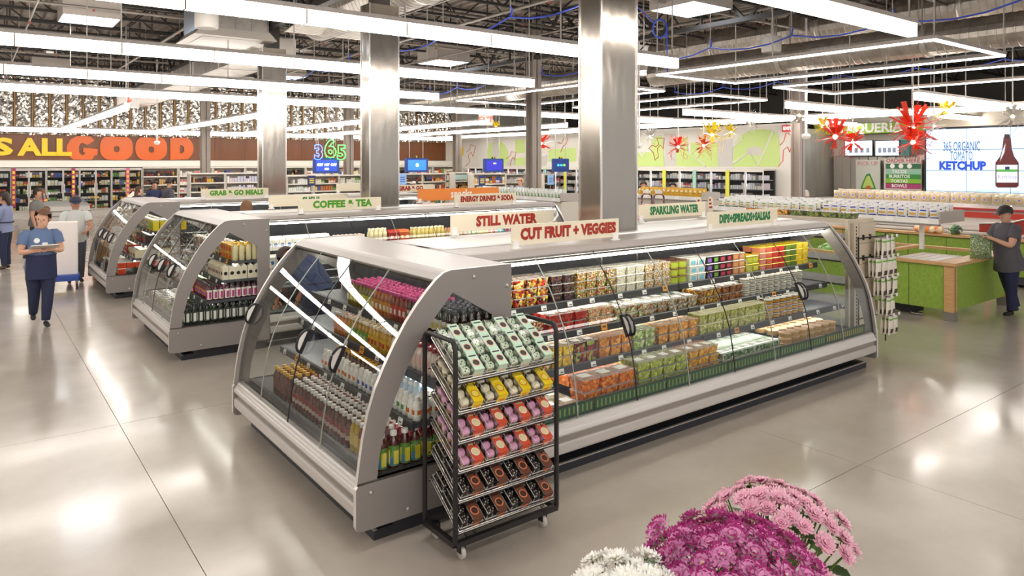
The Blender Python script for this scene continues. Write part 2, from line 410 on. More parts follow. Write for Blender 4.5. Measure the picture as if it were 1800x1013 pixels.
# skylight wells
SKYL = M('f2f8ff', .4, 0, LAMP*.7)
def skylight(x, y, lab, w=1.05, d=2.1):
    t = thing('skylight_well', lab, 'skylight', (x, y, 5.3), 0, 'square skylight wells in the roof')
    k = M('c3bab2', .55)
    MB().box((0, 0, 0), (.02, d, .5), k).build('side_panel', t); MB().box((w-.02, 0, 0), (w, d, .5), k).build('side_panel', t)
    MB().box((.02, 0, 0), (w-.02, .02, .5), k).build('end_panel', t); MB().box((.02, d-.02, 0), (w-.02, d, .5), k).build('end_panel', t)
    MB().box((w/2-.1, d/2-.1, .5), (w/2+.1, d/2+.1, 1.0), k).build('curb', t)
    MB().box((.02, .02, .005), (w-.02, d-.02, .03), SKYL).build('diffuser', t)
skylight(1.5, 17.0, 'skylight well nearest the upper corner above the lettered wall', 1.05, 1.1)
skylight(10.75, 8.6, 'skylight well beside the top of the widest steel column', 1.17, 1.1)
skylight(10.9, 18.0, 'skylight well between the middle and widest steel columns', 1.12, 1.2)
skylight(1.6, 27.6, 'flat bright skylight low behind the fourth long light', 1.05, 1.1)
skylight(8.4, 24.6, 'small skylight well just right of the farthest steel column', 1.1, 1.1)
skylight(1.5, 3.2, 'skylight well over the camera', 1.1, 1.1); skylight(-6, 8, 'skylight well over the far side aisle', 1.1, 1.1); skylight(17.5, 16, 'skylight well above the mural lights', 1.1, 1.1)
for k, Y in enumerate((9.0, 13.0)):
    fixture('linear_light', 'added linear light brightening the taqueria, %s one' % ('near', 'far')[k], (21.5, Y), (25.2, Y), 3.7, hl=.12, group='added linear lights brightening the taqueria')  # unseen fixtures, added to brighten the taqueria area
# ---------------- refrigerated island cases ----------------
# profile of a case: u = inward from the bumper front, z = height
GL = [(.035,.40),(.047,.5),(.068,.64),(.10,.80),(.145,.93),(.205,1.055),(.275,1.18),(.355,1.305),(.43,1.40),(.50,1.482),(.548,1.543)]
DARK = M('24252b', .5); RAIL = M('3b3b3f', .45); LED = M('fffaf0', .4, 0, 22.0)
EDGE = M('23262c', .3); EDGE2 = M('a3a79d', .25)
PANELGLASS = glass_mat('panel_glass', 'f8fbf9', 1.0, 0, 1.45)
def window_poly():
    return [(.13,.40),(.148,.55),(.195,.72),(.255,.87),(.335,1.03),(.43,1.19),(.55,1.335),(.665,1.46),(.83,1.365),(.995,1.27),(1.0,.40)]
def outer_poly():
    return [(.0,.385),(.018,.52),(.04,.66),(.075,.81),(.12,.94),(.18,1.065),(.25,1.19),(.33,1.315),(.405,1.41),(.48,1.492),(.545,1.555),(.6,1.592),(.655,1.605),(1.14,1.605),(1.14,.385)]
def ring_mesh(outer, inner, t, m, name, rim=None):
    """flat panel with an opening, t thick along +y"""
    bm = bmesh.new()
    def loop(ps):
        vs = [bm.verts.new((p[0], 0, p[1])) for p in ps]
        return [bm.edges.new((vs[i], vs[(i+1) % len(vs)])) for i in range(len(vs))]
    es = loop(outer)+(loop(inner) if inner else [])
    bmesh.ops.triangle_fill(bm, use_beauty=True, edges=es)
    g = bm.faces[:]
    r = bmesh.ops.extrude_face_region(bm, geom=g)
    bmesh.ops.translate(bm, verts=[v for v in r['geom'] if isinstance(v, bmesh.types.BMVert)], vec=(0, t, 0))
    bmesh.ops.recalc_face_normals(bm, faces=bm.faces[:])
    me = bpy.data.meshes.new(name); bm.to_mesh(me); bm.free(); me.materials.append(m)
    if rim:
        me.materials.append(rim)
        for p in me.polygons:
            if abs(p.normal.y) < .5: p.material_index = 1
    return me
RIM = M('d9d3cd', .3, .3)
ME_UP = ring_mesh(outer_poly(), window_poly(), .03, GREY, 'end_panel', RIM)
lowp = [(-.006,.14),(.004,.12),(.03,.11),(1.14,.11),(1.14,.385),(.01,.385),(-.006,.365)]
ME_LOW = ring_mesh(lowp, None, .035, GREY, 'base_panel', RIM)
ME_WIN = MB().add([(p[0], 0, p[1]) for p in window_poly()], [list(range(11))], PANELGLASS).mesh('window_pane')
BOLT = MB().lathe([(.014, 0), (.014, .004), (.009, .009), (.001, .011)], M('b7b0aa', .3, .6), 10, Matrix.Rotation(PI/2, 4, 'X')).mesh('bolt')
def handle_mesh():
    """half-oval grip standing out (-x) from the glass, pale plate inside a black loop"""
    m = MB(); arc = [-PI/2+PI*k/12 for k in range(13)]
    m.tube([(-.012-.052*math.cos(a), 0, .085*math.sin(a)) for a in arc], .009, BLACK, 6)
    m.box((-.02, -.012, -.09), (.006, .012, .09), BLACK)
    pr = [(-.016-.038*math.cos(a), .072*math.sin(a)) for a in arc]
    m.prism(pr[::-1], 'y', -.004, .004, M('e6e2de', .3)); return m.mesh('handle')
ME_HANDLE = handle_mesh()
def along(pr, z):
    for (a, b), (c, d) in zip(pr, pr[1:]):
        if b <= z <= d: return a+(c-a)*(z-b)/(d-b), math.atan2(c-a, d-b)
    return pr[-1][0], .5
TAG = MB().box((-.004, -.028, -.02), (0, .028, .02), M('f4f2ee', .5)).add([(-.0045, -.02, -.003), (-.0045, .012, -.003), (-.0045, .012, -.012), (-.0045, -.02, -.012)], [(0, 3, 2, 1)], M('55524e', .6)).mesh('price_tag')
OTAG = MB().box((-.004, -.035, -.022), (0, .035, .03), M('e39a3c', .5)).add([(-.0045, -.02, .0), (-.0045, .02, .0), (-.0045, .02, .014), (-.0045, -.02, .014)], [(0, 3, 2, 1)], M('4a3a2a', .6)).mesh('price_tag')
TIERS = ((.16, .40, 1.02), (.41, .655, 1.02), (.58, .885, 1.02), (.70, 1.105, 1.02))    # front u, top z, back u
def case(name, label, x, y, rz, L, n, toe=.14, near=True, far=True, handles=(), single=False, strip=.605, tags=True, group='refrigerated island cases', lit=True):
    t = thing(name, label, 'cooler', (x, y, 0), rz, group)
    # toe kick and base
    MB().prism([(toe, 0), (toe, .055), (toe+.015, .062), (toe+.13, .062), (toe+.13, .17), (1.12, .17), (1.12, 0)], 'y', .06 if near else 0, L-.06 if far else L, DARK).build('toe_kick', t)
    MB().box((toe, .06 if near else 0, .056), (toe+.02, L-.06 if far else L, .064), M('b8b2ad', .3, .5)).build('toe_trim', t)  # pale strip painting in the highlight along the toe ledge's top edge
    e0, e1 = (.035 if near else .0), (L-.035 if far else L)
    MB().prism([(.03,.175),(.006,.185),(0,.20),(0,.25),(.008,.262),(.03,.266)], 'y', e0, e1, M('bdb7b2', .3), smooth=False).build('bumper', t)
    MB().prism([(.03,.266),(.022,.27),(.022,.31),(.04,.315),(1.0,.315),(1.0,.17),(.03,.17)], 'y', e0, e1, M('8f877f', .4)).build('lower_panel', t)
    MB().prism([(.04,.31),(.004,.312),(-.002,.325),(.004,.345),(.012,.35),(.016,.362),(.026,.366),(.03,.385),(.045,.40),(.07,.40),(.07,.31)], 'y', e0, e1, M('cbc6c1', .28)).build('deck_rail', t)
    # tub, back and shelves
    MB().prism([(.07,.40),(.07,.33),(.12,.322),(1.05,.322),(1.05,1.5),(1.09,1.5),(1.09,.17),(.07,.17)], 'y', e0, e1, DARK).build('tub', t)
    MB().prism([(.13,.36),(.13,.372),(1.04,.372),(1.04,.36)], 'y', e0, e1, M('4d4d50', .4)).build('deck_tray', t)
    for k, (u, z, ub) in enumerate(TIERS):
        if k == 0:
            sh = MB().box((u-.02, e0, .372), (ub, e1, .40), M('3a3a3d', .5)).build('shelf', t)
        else:
            sh = MB().prism([(u, z-.03), (u, z), (ub, z), (ub, z-.03)], 'y', e0+.01, e1-.01, M('505056', .45)).build('shelf', t)
        MB().prism([(u-.012, z-.052), (u-.012, z+.004), (u, z+.012), (u+.004, z-.052)], 'y', e0+.01, e1-.01, RAIL).build('price_rail', sh)
        if lit and k: MB().box((u+.02, e0+.05, z-.042), (u+.035, e1-.05, z-.032), LED).build('led_strip', sh)
        if tags:
            j = 0; v = .2
            while v < L-.12:
                o = obj('price_tag', OTAG if (j*7+k*3) % 9 == 0 else TAG, sh, (u-.014, v, z-.02)); o.rotation_euler = (0, .25, 0)
                v += .26+.09*((j*5+k*3) % 4)/3; j += 1
    # canopy
    MB().prism([(.55,1.53),(.545,1.55),(.585,1.583),(.61,1.594),(.65,1.6),(1.14,1.6),(1.14,1.5),(.62,1.5),(.60,1.515)], 'y', e0, e1, LGREY).build('canopy', t)
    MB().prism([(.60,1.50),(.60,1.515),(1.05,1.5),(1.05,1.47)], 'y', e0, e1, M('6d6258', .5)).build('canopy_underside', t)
    if lit: MB().box((strip, e0+.02, 1.474), (strip+.03, e1-.02, 1.496), LED).build('light_strip', t)
    # curved glass doors
    wdt = (e1-e0)/n
    for k in range(n):
        a, b = e0+k*wdt+.004, e0+(k+1)*wdt-.004
        d = MB().prism(GL, 'y', a, b, GLASS, smooth=True, caps=False, closed=False).build('glass_door', t)
        MB().prism([(u-.004, z) for u, z in GL]+[(u+.004, z) for u, z in reversed(GL)], 'y', a-.004, a+(.004 if k % 2 else .003), EDGE2 if k % 2 else EDGE).build('glass_edge', d)
        hz = .975; hu, ha = along(GL, hz)
        for s in handles:
            v = e0+s*wdt
            for off in ((-.026, k == s-1), (.026, k == s and not (single and s))):
                if off[1]:
                    o = obj('handle', ME_HANDLE, d, (hu-.006, v+off[0], hz)); o.rotation_euler = (0, ha, 0)
    for v, on in ((0, near), (L-.035, far)):
        if on:
            p = obj('base_panel', ME_LOW, t, (0, v, 0))
            for bx, bz in ((.09, .33), (.34, .16)): obj('bolt', BOLT, p, (bx, v*0-.001, bz))
            q = obj('end_panel', ME_UP, t, (0, v, 0))
            obj('window_pane', ME_WIN, q, (0, .015, 0))
            for bx, bz in ((.83, 1.545), (1.1, 1.46)): obj('bolt', BOLT, q, (bx, -.001, bz))
            MB().prism([(.004,.385),(.004,.40),(1.135,.40),(1.135,.385)], 'y', 0, .03, M('cfc9c3', .3, .4)).build('sill', t, (0, v, 0))
    return t
R90 = PI/2
X0 = 1.82
ISL = ((3.92, 2.5, 8.08, 'nearest'), (8.88, 2.35, 8.1, 'middle'), (13.6, 2.3, 8.1, 'farthest'))
for i, (Y0, W, XE, nm) in enumerate(ISL):
    case('end_case', {0: 'grey end cooler of the nearest island, its curved doors facing the left aisle, bottles inside',
                      1: 'grey end cooler of the middle island with dark bottles behind its side window',
                      2: 'grey end cooler of the farthest island with red and white packs in its side window'}[i],
         X0, Y0, 0, W, 4, .14, True, True, (1, 2, 4) if i == 0 else (1, 2, 3), True, .8)
    half = (XE-2.97)/2
    case('long_case', {0: 'long cooler section of the nearest island beside the bakery rack, cut fruit inside',
                       1: 'long cooler section of the middle island below the coffee and tea sign',
                       2: 'long cooler section of the farthest island below the grab and go meals sign'}[i],
         2.97+half, Y0+.0, R90, half, 4, .10, False, False, (2,))
    case('long_case', {0: 'long cooler section of the nearest island holding dips and hummus, beside the hanging bags',
                       1: 'long cooler section of the middle island below the energy drinks sign, past the column',
                       2: 'long cooler section of the farthest island behind the middle steel column'}[i],
         XE, Y0+.0, R90, half, 4, .10, True, False, (2, 4) if 0 else (2,))
    case('long_case', {0: 'rear cooler section of the nearest island under the still water sign',
                       1: 'rear cooler section of the middle island behind the coffee and tea sign',
                       2: 'rear cooler section of the farthest island, mostly hidden'}[i], 2.97, Y0+W, -R90, half, 4, .10, False, False, (2,), tags=False, lit=False)
    case('long_case', {0: 'rear cooler section of the nearest island under the sparkling water sign',
                       1: 'rear cooler section of the middle island behind the energy drinks sign',
                       2: 'rear cooler section of the farthest island at its hidden far corner'}[i], 2.97+half, Y0+W, -R90, half, 4, .10, False, True, (2,), tags=False, lit=False)
    a = MB().rbox((0, 0, 0), (XE-3.1, W-2.28+.34, .014), .01, M('f3f1ee', .3)).build('top_panel', None, (3.0, Y0+1.0-.03, 1.601))
    tag(a, 'flat white cover panel on top of the %s cooler island' % nm, 'panel', 'white cover panels on the islands')
# category signs standing on the canopies
RED, GRN, LGRN = M('a32a17', .5), M('1e7a45', .5), M('4f9a1f', .5)
def board(txt, col, x, y, z, w, h, label, ts, n=1, face=None, off=.011, xs=.82):
    t = thing('category_sign', label, 'sign', (x, y, z), 0, 'cream category signs on the cooler islands')
    MB().rbox((0, -.004, .03), (w, .004, .03+h), .003, face or CREAM).build('board', t)
    for px in (.03, w-.06):
        MB().box((px-.03, -.03, 0), (px+.05, .02, .012), WHITE).box((px-.02, -.014, .012), (px+.04, -.004, .07), WHITE).build('foot', t)
    if txt:
        obj('lettering', text_mesh(txt, ts, col, off, .001, space=1.05, xs=xs), t, (w*.52, -.006, .03+h*.5))
    return t
board('CUT FRUIT + VEGGIES', RED, 3.47, 4.6, 1.598, 1.22, .165, 'cream sign reading CUT FRUIT + VEGGIES in red, nearest sign', .122, off=.0075, xs=.86)
board('DIPS+SPREADS+SALSAS', GRN, 5.95, 4.6, 1.598, 1.24, .165, 'cream sign reading DIPS+SPREADS+SALSAS in green', .116, off=.0065, xs=.72)
board('STILL WATER', RED, 3.6, 5.72, 1.612, 1.27, .165, 'cream sign reading STILL WATER, partly behind the cut fruit sign', .128, off=.0075, xs=.92)
board('SPARKLING WATER', GRN, 6.15, 5.72, 1.612, 1.22, .165, 'cream sign reading SPARKLING WATER in green', .128, off=.0068, xs=.74)
board('COFFEE & TEA', LGRN, 3.55, 9.5, 1.60, 1.24, .165, 'cream sign reading COFFEE & TEA in green', .13, off=.0075, xs=1.0)
board('SUSHI', GRN, 3.5, 10.55, 1.612, 1.24, .165, 'cream sign behind the coffee and tea sign, only letter tops showing', .12, off=.006)
board('ENERGY DRINKS & SODA', RED, 6.05, 9.5, 1.60, 1.22, .165, 'cream sign reading ENERGY DRINKS & SODA in red', .112, off=.0068, xs=.78)
board('snacks', WHITE, 6.05, 10.65, 1.612, 1.7, .2, 'orange sign with white lettering behind the energy drinks sign', .2, face=M('e8893a', .5), off=.004)
board('GRAB & GO MEALS', LGRN, 3.45, 14.2, 1.60, 1.26, .165, 'cream sign reading GRAB & GO MEALS in green, on the farthest island', .125, off=.0075, xs=.9)
board('GRAB & GO', RED, 7.25, 14.2, 1.60, 1.24, .165, 'cream sign reading GRAB & GO in red, cut by the middle steel column', .125, off=.0075, xs=.9)
board('', RED, 6.6, 15.3, 1.612, 1.22, .165, 'blank cream sign back beside the farthest column', .12)
# ---------------- products in the coolers ----------------
PARK = Vector((0, 0, -50))
def proto(name, me, cat, parts=()):
    """a product as body mesh + child parts; kept aside until copies are made, then removed"""
    return (name, me, cat, parts)
def put(p, loc, rz, label, group, rot=None):
    name, me, cat, parts = p
    o = obj(name, me, None, loc); o.rotation_euler = rot or (0, 0, rz); tag(o, label, cat, group)
    for n, m in parts:
        c = obj(n, m, o)
        if n == 'print': c['kind'] = 'stuff'
    return o
def bottle(name, liquid, cap, lab, h=.2, r=.029, neck=.4, lab2=None, cat='bottle', capr=.62, z0=.22, z1=.58, mark=None):
    m = MB().lathe([(r*.85, 0), (r, .006), (r, h*(1-neck)), (r*.86, h*(1-neck*.72)), (r*.5, h*(1-neck*.38)), (r*.48, h*.9)], M(liquid, .12, 0, 0, coat=.5), 10)
    c = MB().lathe([(r*capr, h*.88), (r*capr, h*.985), (r*capr*.85, h)], M(cap, .35), 10).mesh('cap')
    parts = [('cap', c)]
    if lab:
        l = MB().lathe([(r*1.03, h*z0), (r*1.03, h*z1)], M(lab, .5), 10, cap=False)
        if lab2: l.lathe([(r*1.04, h*(z0+.03)), (r*1.04, h*(z0+(z1-z0)*.45))], M(lab2, .5), 10, cap=False)
        if mark:
            for s in (0, 1):
                T = Matrix.Rotation(s*PI/2, 4, 'Z')
                l.box((-r*1.09, -r*.45, h*(z0+.06)), (-r*.9, r*.45, h*(z1-.12)), M(mark, .5), T)
        parts.append(('label', l.mesh('label')))
    return proto(name, m.mesh(name), cat, parts)
def carton(name, body, top, mark, w=.07, d=.07, h=.2, cat='carton'):
    m = MB().box((-d/2, -w/2, 0), (d/2, w/2, h*.8), M(body, .45)).prism([(-d/2, h*.8), (0, h*.97), (0, h), (.003, h), (.003, h*.97), (d/2, h*.8)], 'y', -w/2, w/2, M(top, .45))
    l = MB().lathe([(w*.3, 0), (w*.3, .003)], M(mark, .5), 12, Matrix.Translation((-d/2, 0, h*.42)) @ Matrix.Rotation(-PI/2, 4, 'Y')).lathe([(w*.3, 0), (w*.3, .003)], M(mark, .5), 12, Matrix.Translation((0, -w/2, h*.42)) @ Matrix.Rotation(PI/2, 4, 'X'))
    return proto(name, m.mesh(name), cat, [('printed_mark', l.mesh('printed_mark'))])
def tub(name, mat, lid, w=.1, d=.1, h=.07, label=None, cat='container', taper=.9):
    t = taper
    vs = [(-d/2*t, -w/2*t, 0), (d/2*t, -w/2*t, 0), (d/2*t, w/2*t, 0), (-d/2*t, w/2*t, 0), (-d/2, -w/2, h*.9), (d/2, -w/2, h*.9), (d/2, w/2, h*.9), (-d/2, w/2, h*.9)]
    m = MB().add(vs, [(0,3,2,1),(4,5,6,7),(0,1,5,4),(1,2,6,5),(2,3,7,6),(3,0,4,7)], mat)
    l = MB().rbox((-d*.52, -w*.52, h*.9), (d*.52, w*.52, h), h*.05, lid if not isinstance(lid, str) else M(lid, .25, coat=.6))
    l.box((-d*.2, -w*.28, h), (d*.3, w*.28, h+.0012), M('f3f1ec', .5)) if label == 'top' else None
    parts = [('lid', l.mesh('lid'))]
    if label and label != 'top':
        s = (1-.05)
        parts.append(('label', MB().box((-d/2*s-.0015, -w*.3, h*.18), (-d/2*s+.004, w*.3, h*.78), M(label, .5)).mesh('label')))
    return proto(name, m.mesh(name), cat, parts)
def cup(name, body, lid, band=None, r=.05, h=.07, cat='tub'):
    m = MB().lathe([(r*.86, 0), (r*.97, h*.86)], body if not isinstance(body, str) else M(body, .3, coat=.4), 14)
    parts = [('lid', MB().lathe([(r*1.03, h*.86), (r*1.03, h*.97), (r*.95, h)], M(lid, .35), 14).mesh('lid'))]
    if band: parts.append(('label', MB().lathe([(r*.9, h*.15), (r*.97, h*.72)], M(band, .4), 14, cap=False).mesh('label')))
    return proto(name, m.mesh(name), cat, parts)
LIDC = veil_mat('clear_lid_sheen', 'f0ece4', .34)  # clear lid whose whitish veil paints in highlights and top labels
def fill(frame, tier, v0, v1, pr, du, dv, dz, rows, stack, desc, ref, group, u0=.012, jit=.004, turn=0, zoff=0, minrow=1, base=None):
    """a block of equal products on one shelf; frame = (x, y, rz) of the case; ref names where counting starts"""
    x, y, rz = frame; u, z, _ = TIERS[tier] if base is None else base
    c, s = math.cos(rz), math.sin(rz); n = max(1, int((v1-v0)/dv+.2))
    for i in range(n):
        for k in range(rows):
            for q in range(stack):
                if k and q < stack-1 and k >= minrow: continue
                lu, lv = u+u0+du/2+k*du+rnd.uniform(-jit, jit), v0+dv*(i+.5)+rnd.uniform(-jit, jit)
                loc = (x+lu*c-lv*s, y+lu*s+lv*c, z+.001+zoff+q*dz)
                j = i if rz <= 0 else n-1-i
                lab = desc + (', %s from %s' % (nth(j), ref) if n > 1 else '') + (', %s row' % nth(k) if rows > 1 else '') + (', %s level' % nth(q) if stack > 1 else '')
                put(pr, loc, rz+turn+rnd.uniform(-.05, .05), lab, group)
F1 = (X0, 3.92, 0)
# --- end cooler of the nearest island: v counts from the bakery rack side
r_ = 'rack'
B = bottle
cherry = B('cherry_juice_bottle', '5a1418', 'f2eee8', '8f2c2c', .215, .030, lab2='c9b9ae')
fill(F1, 0, .52, 1.62, cherry, .067, .0655, 0, 7, 1, 'white-capped dark red juice bottle', r_, 'dark red juice on the bottom shelf of the nearest end cooler')
fill(F1, 0, .38, .52, B('lemon_juice_bottle', 'd9b521', 'f2eee8', 'e6cf5a', .215, .030), .067, .0655, 0, 7, 1, 'white-capped yellow juice bottle', r_, 'yellow juice on the bottom shelf of the nearest end cooler')
fill(F1, 0, .19, .38, B('berry_juice_bottle', '7c2430', 'f2eee8', 'd8893a', .215, .030, mark='f0c64a'), .067, .0655, 0, 7, 1, 'white-capped berry juice bottle with orange label', r_, 'berry juice on the bottom shelf of the nearest end cooler')
fill(F1, 0, 1.62, 2.02, B('mango_juice_bottle', '5a1e1a', 'e7b12c', '6d2a22', .215, .030), .067, .0655, 0, 5, 1, 'yellow-capped dark juice bottle', r_, 'yellow-capped juice on the bottom shelf')
vj = B('vegetable_juice_bottle', '521318', 'e9e6e2', '5f8f3a', .222, .036, .34, lab2='3c7ea8', z0=.06, z1=.62, mark='e2cf3a')
fill(F1, 0, .06, .18, vj, .079, .08, 0, 9, 1, 'large red juice bottle with blue, green and yellow label', r_, 'large juice bottles behind the side window')
mw = B('white_label_bottle', 'efece6', 'f3f0ea', 'f5f3ee', .15, .03, .35, mark='d8742c')
fill(F1, 1, .95, 1.62, mw, .066, .064, 0, 1, 1, 'white bottle with orange square, front row', r_, 'white bottles with orange squares')
fill(F1, 1, .67, .93, B('white_label_bottle', 'efece6', 'f3f0ea', 'f5f3ee', .15, .03, .35, mark='3a52a8'), .066, .064, 0, 1, 1, 'white bottle with blue square, front row', r_, 'white bottles with blue squares')
fill(F1, 1, .20, .66, B('white_label_bottle', 'efece6', 'f3f0ea', 'f5f3ee', .15, .03, .35, mark='3f9446'), .066, .064, 0, 1, 1, 'white bottle with green square, front row', r_, 'white bottles with green squares')
fill(F1, 1, .06, .19, mw, .066, .064, 0, 8, 1, 'white bottle with orange square by the side window', r_, 'white bottles at the side window')
cof = B('coffee_bottle', '5a3a2c', 'e0a82c', '6b4636', .19, .029)
fill(F1, 1, .78, 1.5, cof, .066, .064, 0, 4, 1, 'yellow-capped brown coffee bottle', r_, 'yellow-capped coffee bottles', u0=.08)
fill(F1, 1, .20, .77, B('milk_drink_bottle', 'c5d8e6', 'f3f3f1', 'a9c7dc', .19, .029), .066, .064, 0, 4, 1, 'white-capped pale blue drink bottle', r_, 'pale blue drink bottles', u0=.08)
gold = B('golden_tea_bottle', 'b88a28', 'e3d9c4', '6f9a3e', .18, .029, mark='b9d08a')
fill(F1, 2, 1.12, 1.5, gold, .064, .062, 0, 4, 1, 'golden tea bottle with green label', r_, 'golden tea bottles with green labels')
fill(F1, 2, .74, 1.11, B('golden_tea_bottle', 'c69a30', 'e3d9c4', 'd6a92e', .18, .029, mark='b8442e'), .064, .062, 0, 4, 1, 'golden tea bottle with yellow label', r_, 'golden tea bottles with yellow labels')
fill(F1, 2, .06, .73, B('rose_tea_bottle', 'e4d3cc', '8d2f3a', 'd9b8ae', .18, .029), .064, .062, 0, 4, 1, 'pale rose bottle with dark red cap', r_, 'pale rose bottles with red caps')
fill(F1, 2, 1.5, 1.78, B('peach_tea_bottle', 'c7793f', 'd7d3ce', 'd89a7a', .175, .029), .064, .062, 0, 3, 1, 'peach coloured tea bottle', r_, 'peach tea bottles')
K = 'kombucha_bottle'
fill(F1, 3, .97, 1.3, B(K, 'b7632a', 'a83a6d', 'd9923c', .21, .03, mark='efe3cf'), .063, .062, 0, 5, 1, 'magenta-capped bottle with amber label', r_, 'magenta-capped bottles, amber labels')
fill(F1, 3, .72, .96, B(K, '8f3323', 'a83a6d', 'cf4a3c', .21, .03, mark='f0e8dc'), .063, .062, 0, 5, 1, 'magenta-capped bottle with red label', r_, 'magenta-capped bottles, red labels')
fill(F1, 3, .47, .71, B(K, '4a2a22', '9b3565', 'e5e0d6', .21, .03, mark='5a5a55'), .063, .062, 0, 5, 1, 'magenta-capped bottle with cream label', r_, 'magenta-capped bottles, cream labels')
fill(F1, 3, .06, .46, B('dark_soda_bottle', '2a1a16', '33343a', 'd7d2c6', .21, .03, mark='c9b44a'), .063, .062, 0, 6, 1, 'dark soda bottle with black cap and cream label', r_, 'dark soda bottles')
fill(F1, 3, 1.3, 1.75, B(K, '7a6a1f', 'a83a6d', 'd8cf3e', .21, .03, mark='f4efd8'), .063, .062, 0, 5, 1, 'magenta-capped bottle with lime yellow label', r_, 'magenta-capped bottles, lime labels')

# --- front coolers of the nearest island: v runs from the peg-bag end (x=8.08) back to the end cooler
F2 = (8.08, 3.92, R90)
def X(a, b): return 8.08-b, 8.08-a
ec = 'end cooler'
def cut(tier, a, b, pr, dv, du, dz, rows, stack, desc, **k):
    v0, v1 = X(a, b); fill(F2, tier, v0, v1, pr, du, dv, dz, rows, stack, desc, ec, desc.split(',')[0]+'s', **k)
T = lambda cols, lid=None, w=.115, h=.076, d=.115, name='fruit_tub', label=None, sc=60, taper=.84: tub(name, bits_mat(tuple(cols), sc*1.12), lid or LIDC, w*.97, d*.97, h, label, taper=taper)
cut(3, 3.0, 3.9, T(['e8c63a', '2a1622', 'c7362c', 'e9d98a', 'd9862c', '7a1f2a'], sc=38, name='fruit_salad_tub'), .125, .125, .077, 2, 3, 'clear tub of mixed cut fruit')
cut(3, 3.9, 4.2, T(['3a2320', '241a1c', '6b4636', '4a2a3a'], sc=50, name='nut_berry_tub'), .14, .125, .077, 2, 3, 'clear tub of dark nuts and berries')
cut(3, 4.2, 4.7, T(['c8402a', '7f9a3a', 'd9962e', '56752c', 'e2d9b8'], sc=90, name='diced_vegetable_tub'), .122, .125, .077, 2, 3, 'clear tub of confetti diced vegetables')
cut(3, 4.7, 5.08, T(['e6dfc4', 'ddd4b4', 'efe9d6'], 'efe9dc', sc=120, name='cauliflower_tub'), .125, .125, .077, 2, 3, 'tall tub of white riced cauliflower', )
cut(3, 5.08, 5.45, T(['ddcfae', 'cf8a3a', 'e7ddc4', '9a8a52'], sc=90, name='slaw_tub'), .122, .125, .077, 2, 3, 'clear tub of white and orange slaw')
cut(3, 5.46, 5.72, cup('guacamole_tub', 'b9c43a', '6a3a2a', 'c4d04a', .062, .075), .128, .13, .076, 2, 3, 'round lime green tub with brown lid')
cut(3, 5.73, 5.98, tub('ricotta_tub', M('e9e6da', .35), 'f0ece2', .12, .12, .076, '7cc0d8'), .125, .13, .077, 2, 3, 'white tub with pale blue label')
for a, c2, nm in ((5.99, '8b6cc0', 'purple'), (6.1, '6fae4a', 'green'), (6.21, 'b83a52', 'crimson'), (6.32, 'b83a52', 'second crimson'), (6.43, 'd99a6a', 'peach'), (6.54, 'd9a878', 'second peach')):
    cut(3, a, a+.108, tub('hummus_tub', M('2e2426' if a < 6.4 else 'c98a5a', .3), 'd9c6bc', .1, .11, .076, c2), .108, .12, .077, 2, 3, 'square hummus tub with %s label' % nm)
cut(3, 6.66, 6.9, tub('salsa_tub', M('b9b83a', .3), 'f2d21a', .112, .112, .09, 'c9c94a'), .118, .12, .091, 2, 2, 'olive green tub with yellow lid')
for a, c2, nm in ((6.92, 'd98a7a', 'pink'), (7.04, 'd2694a', 'coral'), (7.16, 'cf4030', 'red'), (7.28, 'c8352c', 'dark red'), (7.40, '6f8a34', 'green'), (7.52, '5c7a30', 'dark green'), (7.64, 'e2c53a', 'yellow'), (7.76, 'e2c53a', 'second yellow')):
    cut(3, a, a+.118, tub('salsa_tub', M(c2, .3), 'f4d020', .112, .112, .062, c2), .118, .12, .064, 2, 4, 'salsa tub with yellow lid and %s side' % nm)
# shelf three
cut(2, 3.02, 3.75, T(['d9a86a', 'b85a3a', 'e6d2a6', '9a4030'], w=.17, d=.13, h=.06, name='snack_tray', sc=55, label='top'), .18, .14, .062, 2, 2, 'flat clear snack tray')
cut(2, 3.8, 4.22, T(['b8332c', 'c9463a', 'a82a28'], w=.135, d=.13, h=.075, name='watermelon_tub', sc=35, label='top'), .14, .14, .077, 2, 2, 'clear tub of watermelon cubes')
cut(2, 4.23, 4.55, T(['f0d09a', 'e89a4a', 'f6ead0', 'd87a4a'], w=.15, d=.13, h=.075, name='carrot_onion_tub', sc=70, label='top'), .155, .14, .077, 2, 2, 'clear tub of sliced carrot and onion')
cut(2, 4.56, 5.0, T(['d8caa0', '8a9a52', 'c4553a', 'efe3c4'], w=.14, d=.14, h=.06, name='sandwich_pack', sc=40, label='top'), .145, .15, .062, 2, 2, 'clear pack of filled sandwich halves')
cut(2, 5.0, 5.7, T(['b9ab90', 'd8cdb8', '8f8a6a', 'a8704a'], w=.14, d=.14, h=.055, name='wrap_pack', sc=50, label='top'), .145, .15, .057, 2, 2, 'clear pack of sliced wraps')
cut(2, 5.73, 6.08, T(['c88a2a', '4a3a1e', 'd9b04a', '8a3a22'], w=.11, d=.11, h=.075, name='bean_salad_tub', sc=70, label='top'), .117, .12, .077, 2, 2, 'clear tub of bean salad')
cut(2, 6.1, 6.44, T(['8a4a28', 'a8683a', '6a3420'], w=.11, d=.11, h=.075, name='soup_tub', sc=30, label='top'), .115, .12, .077, 2, 2, 'clear tub of brown soup')
dip = cup('dip_cup', '3a3230', 'f0eee8', 'd9d2c4', .05, .045)
cut(2, 6.47, 7.6, dip, .112, .112, .046, 2, 4, 'small dark dip cup with white lid')
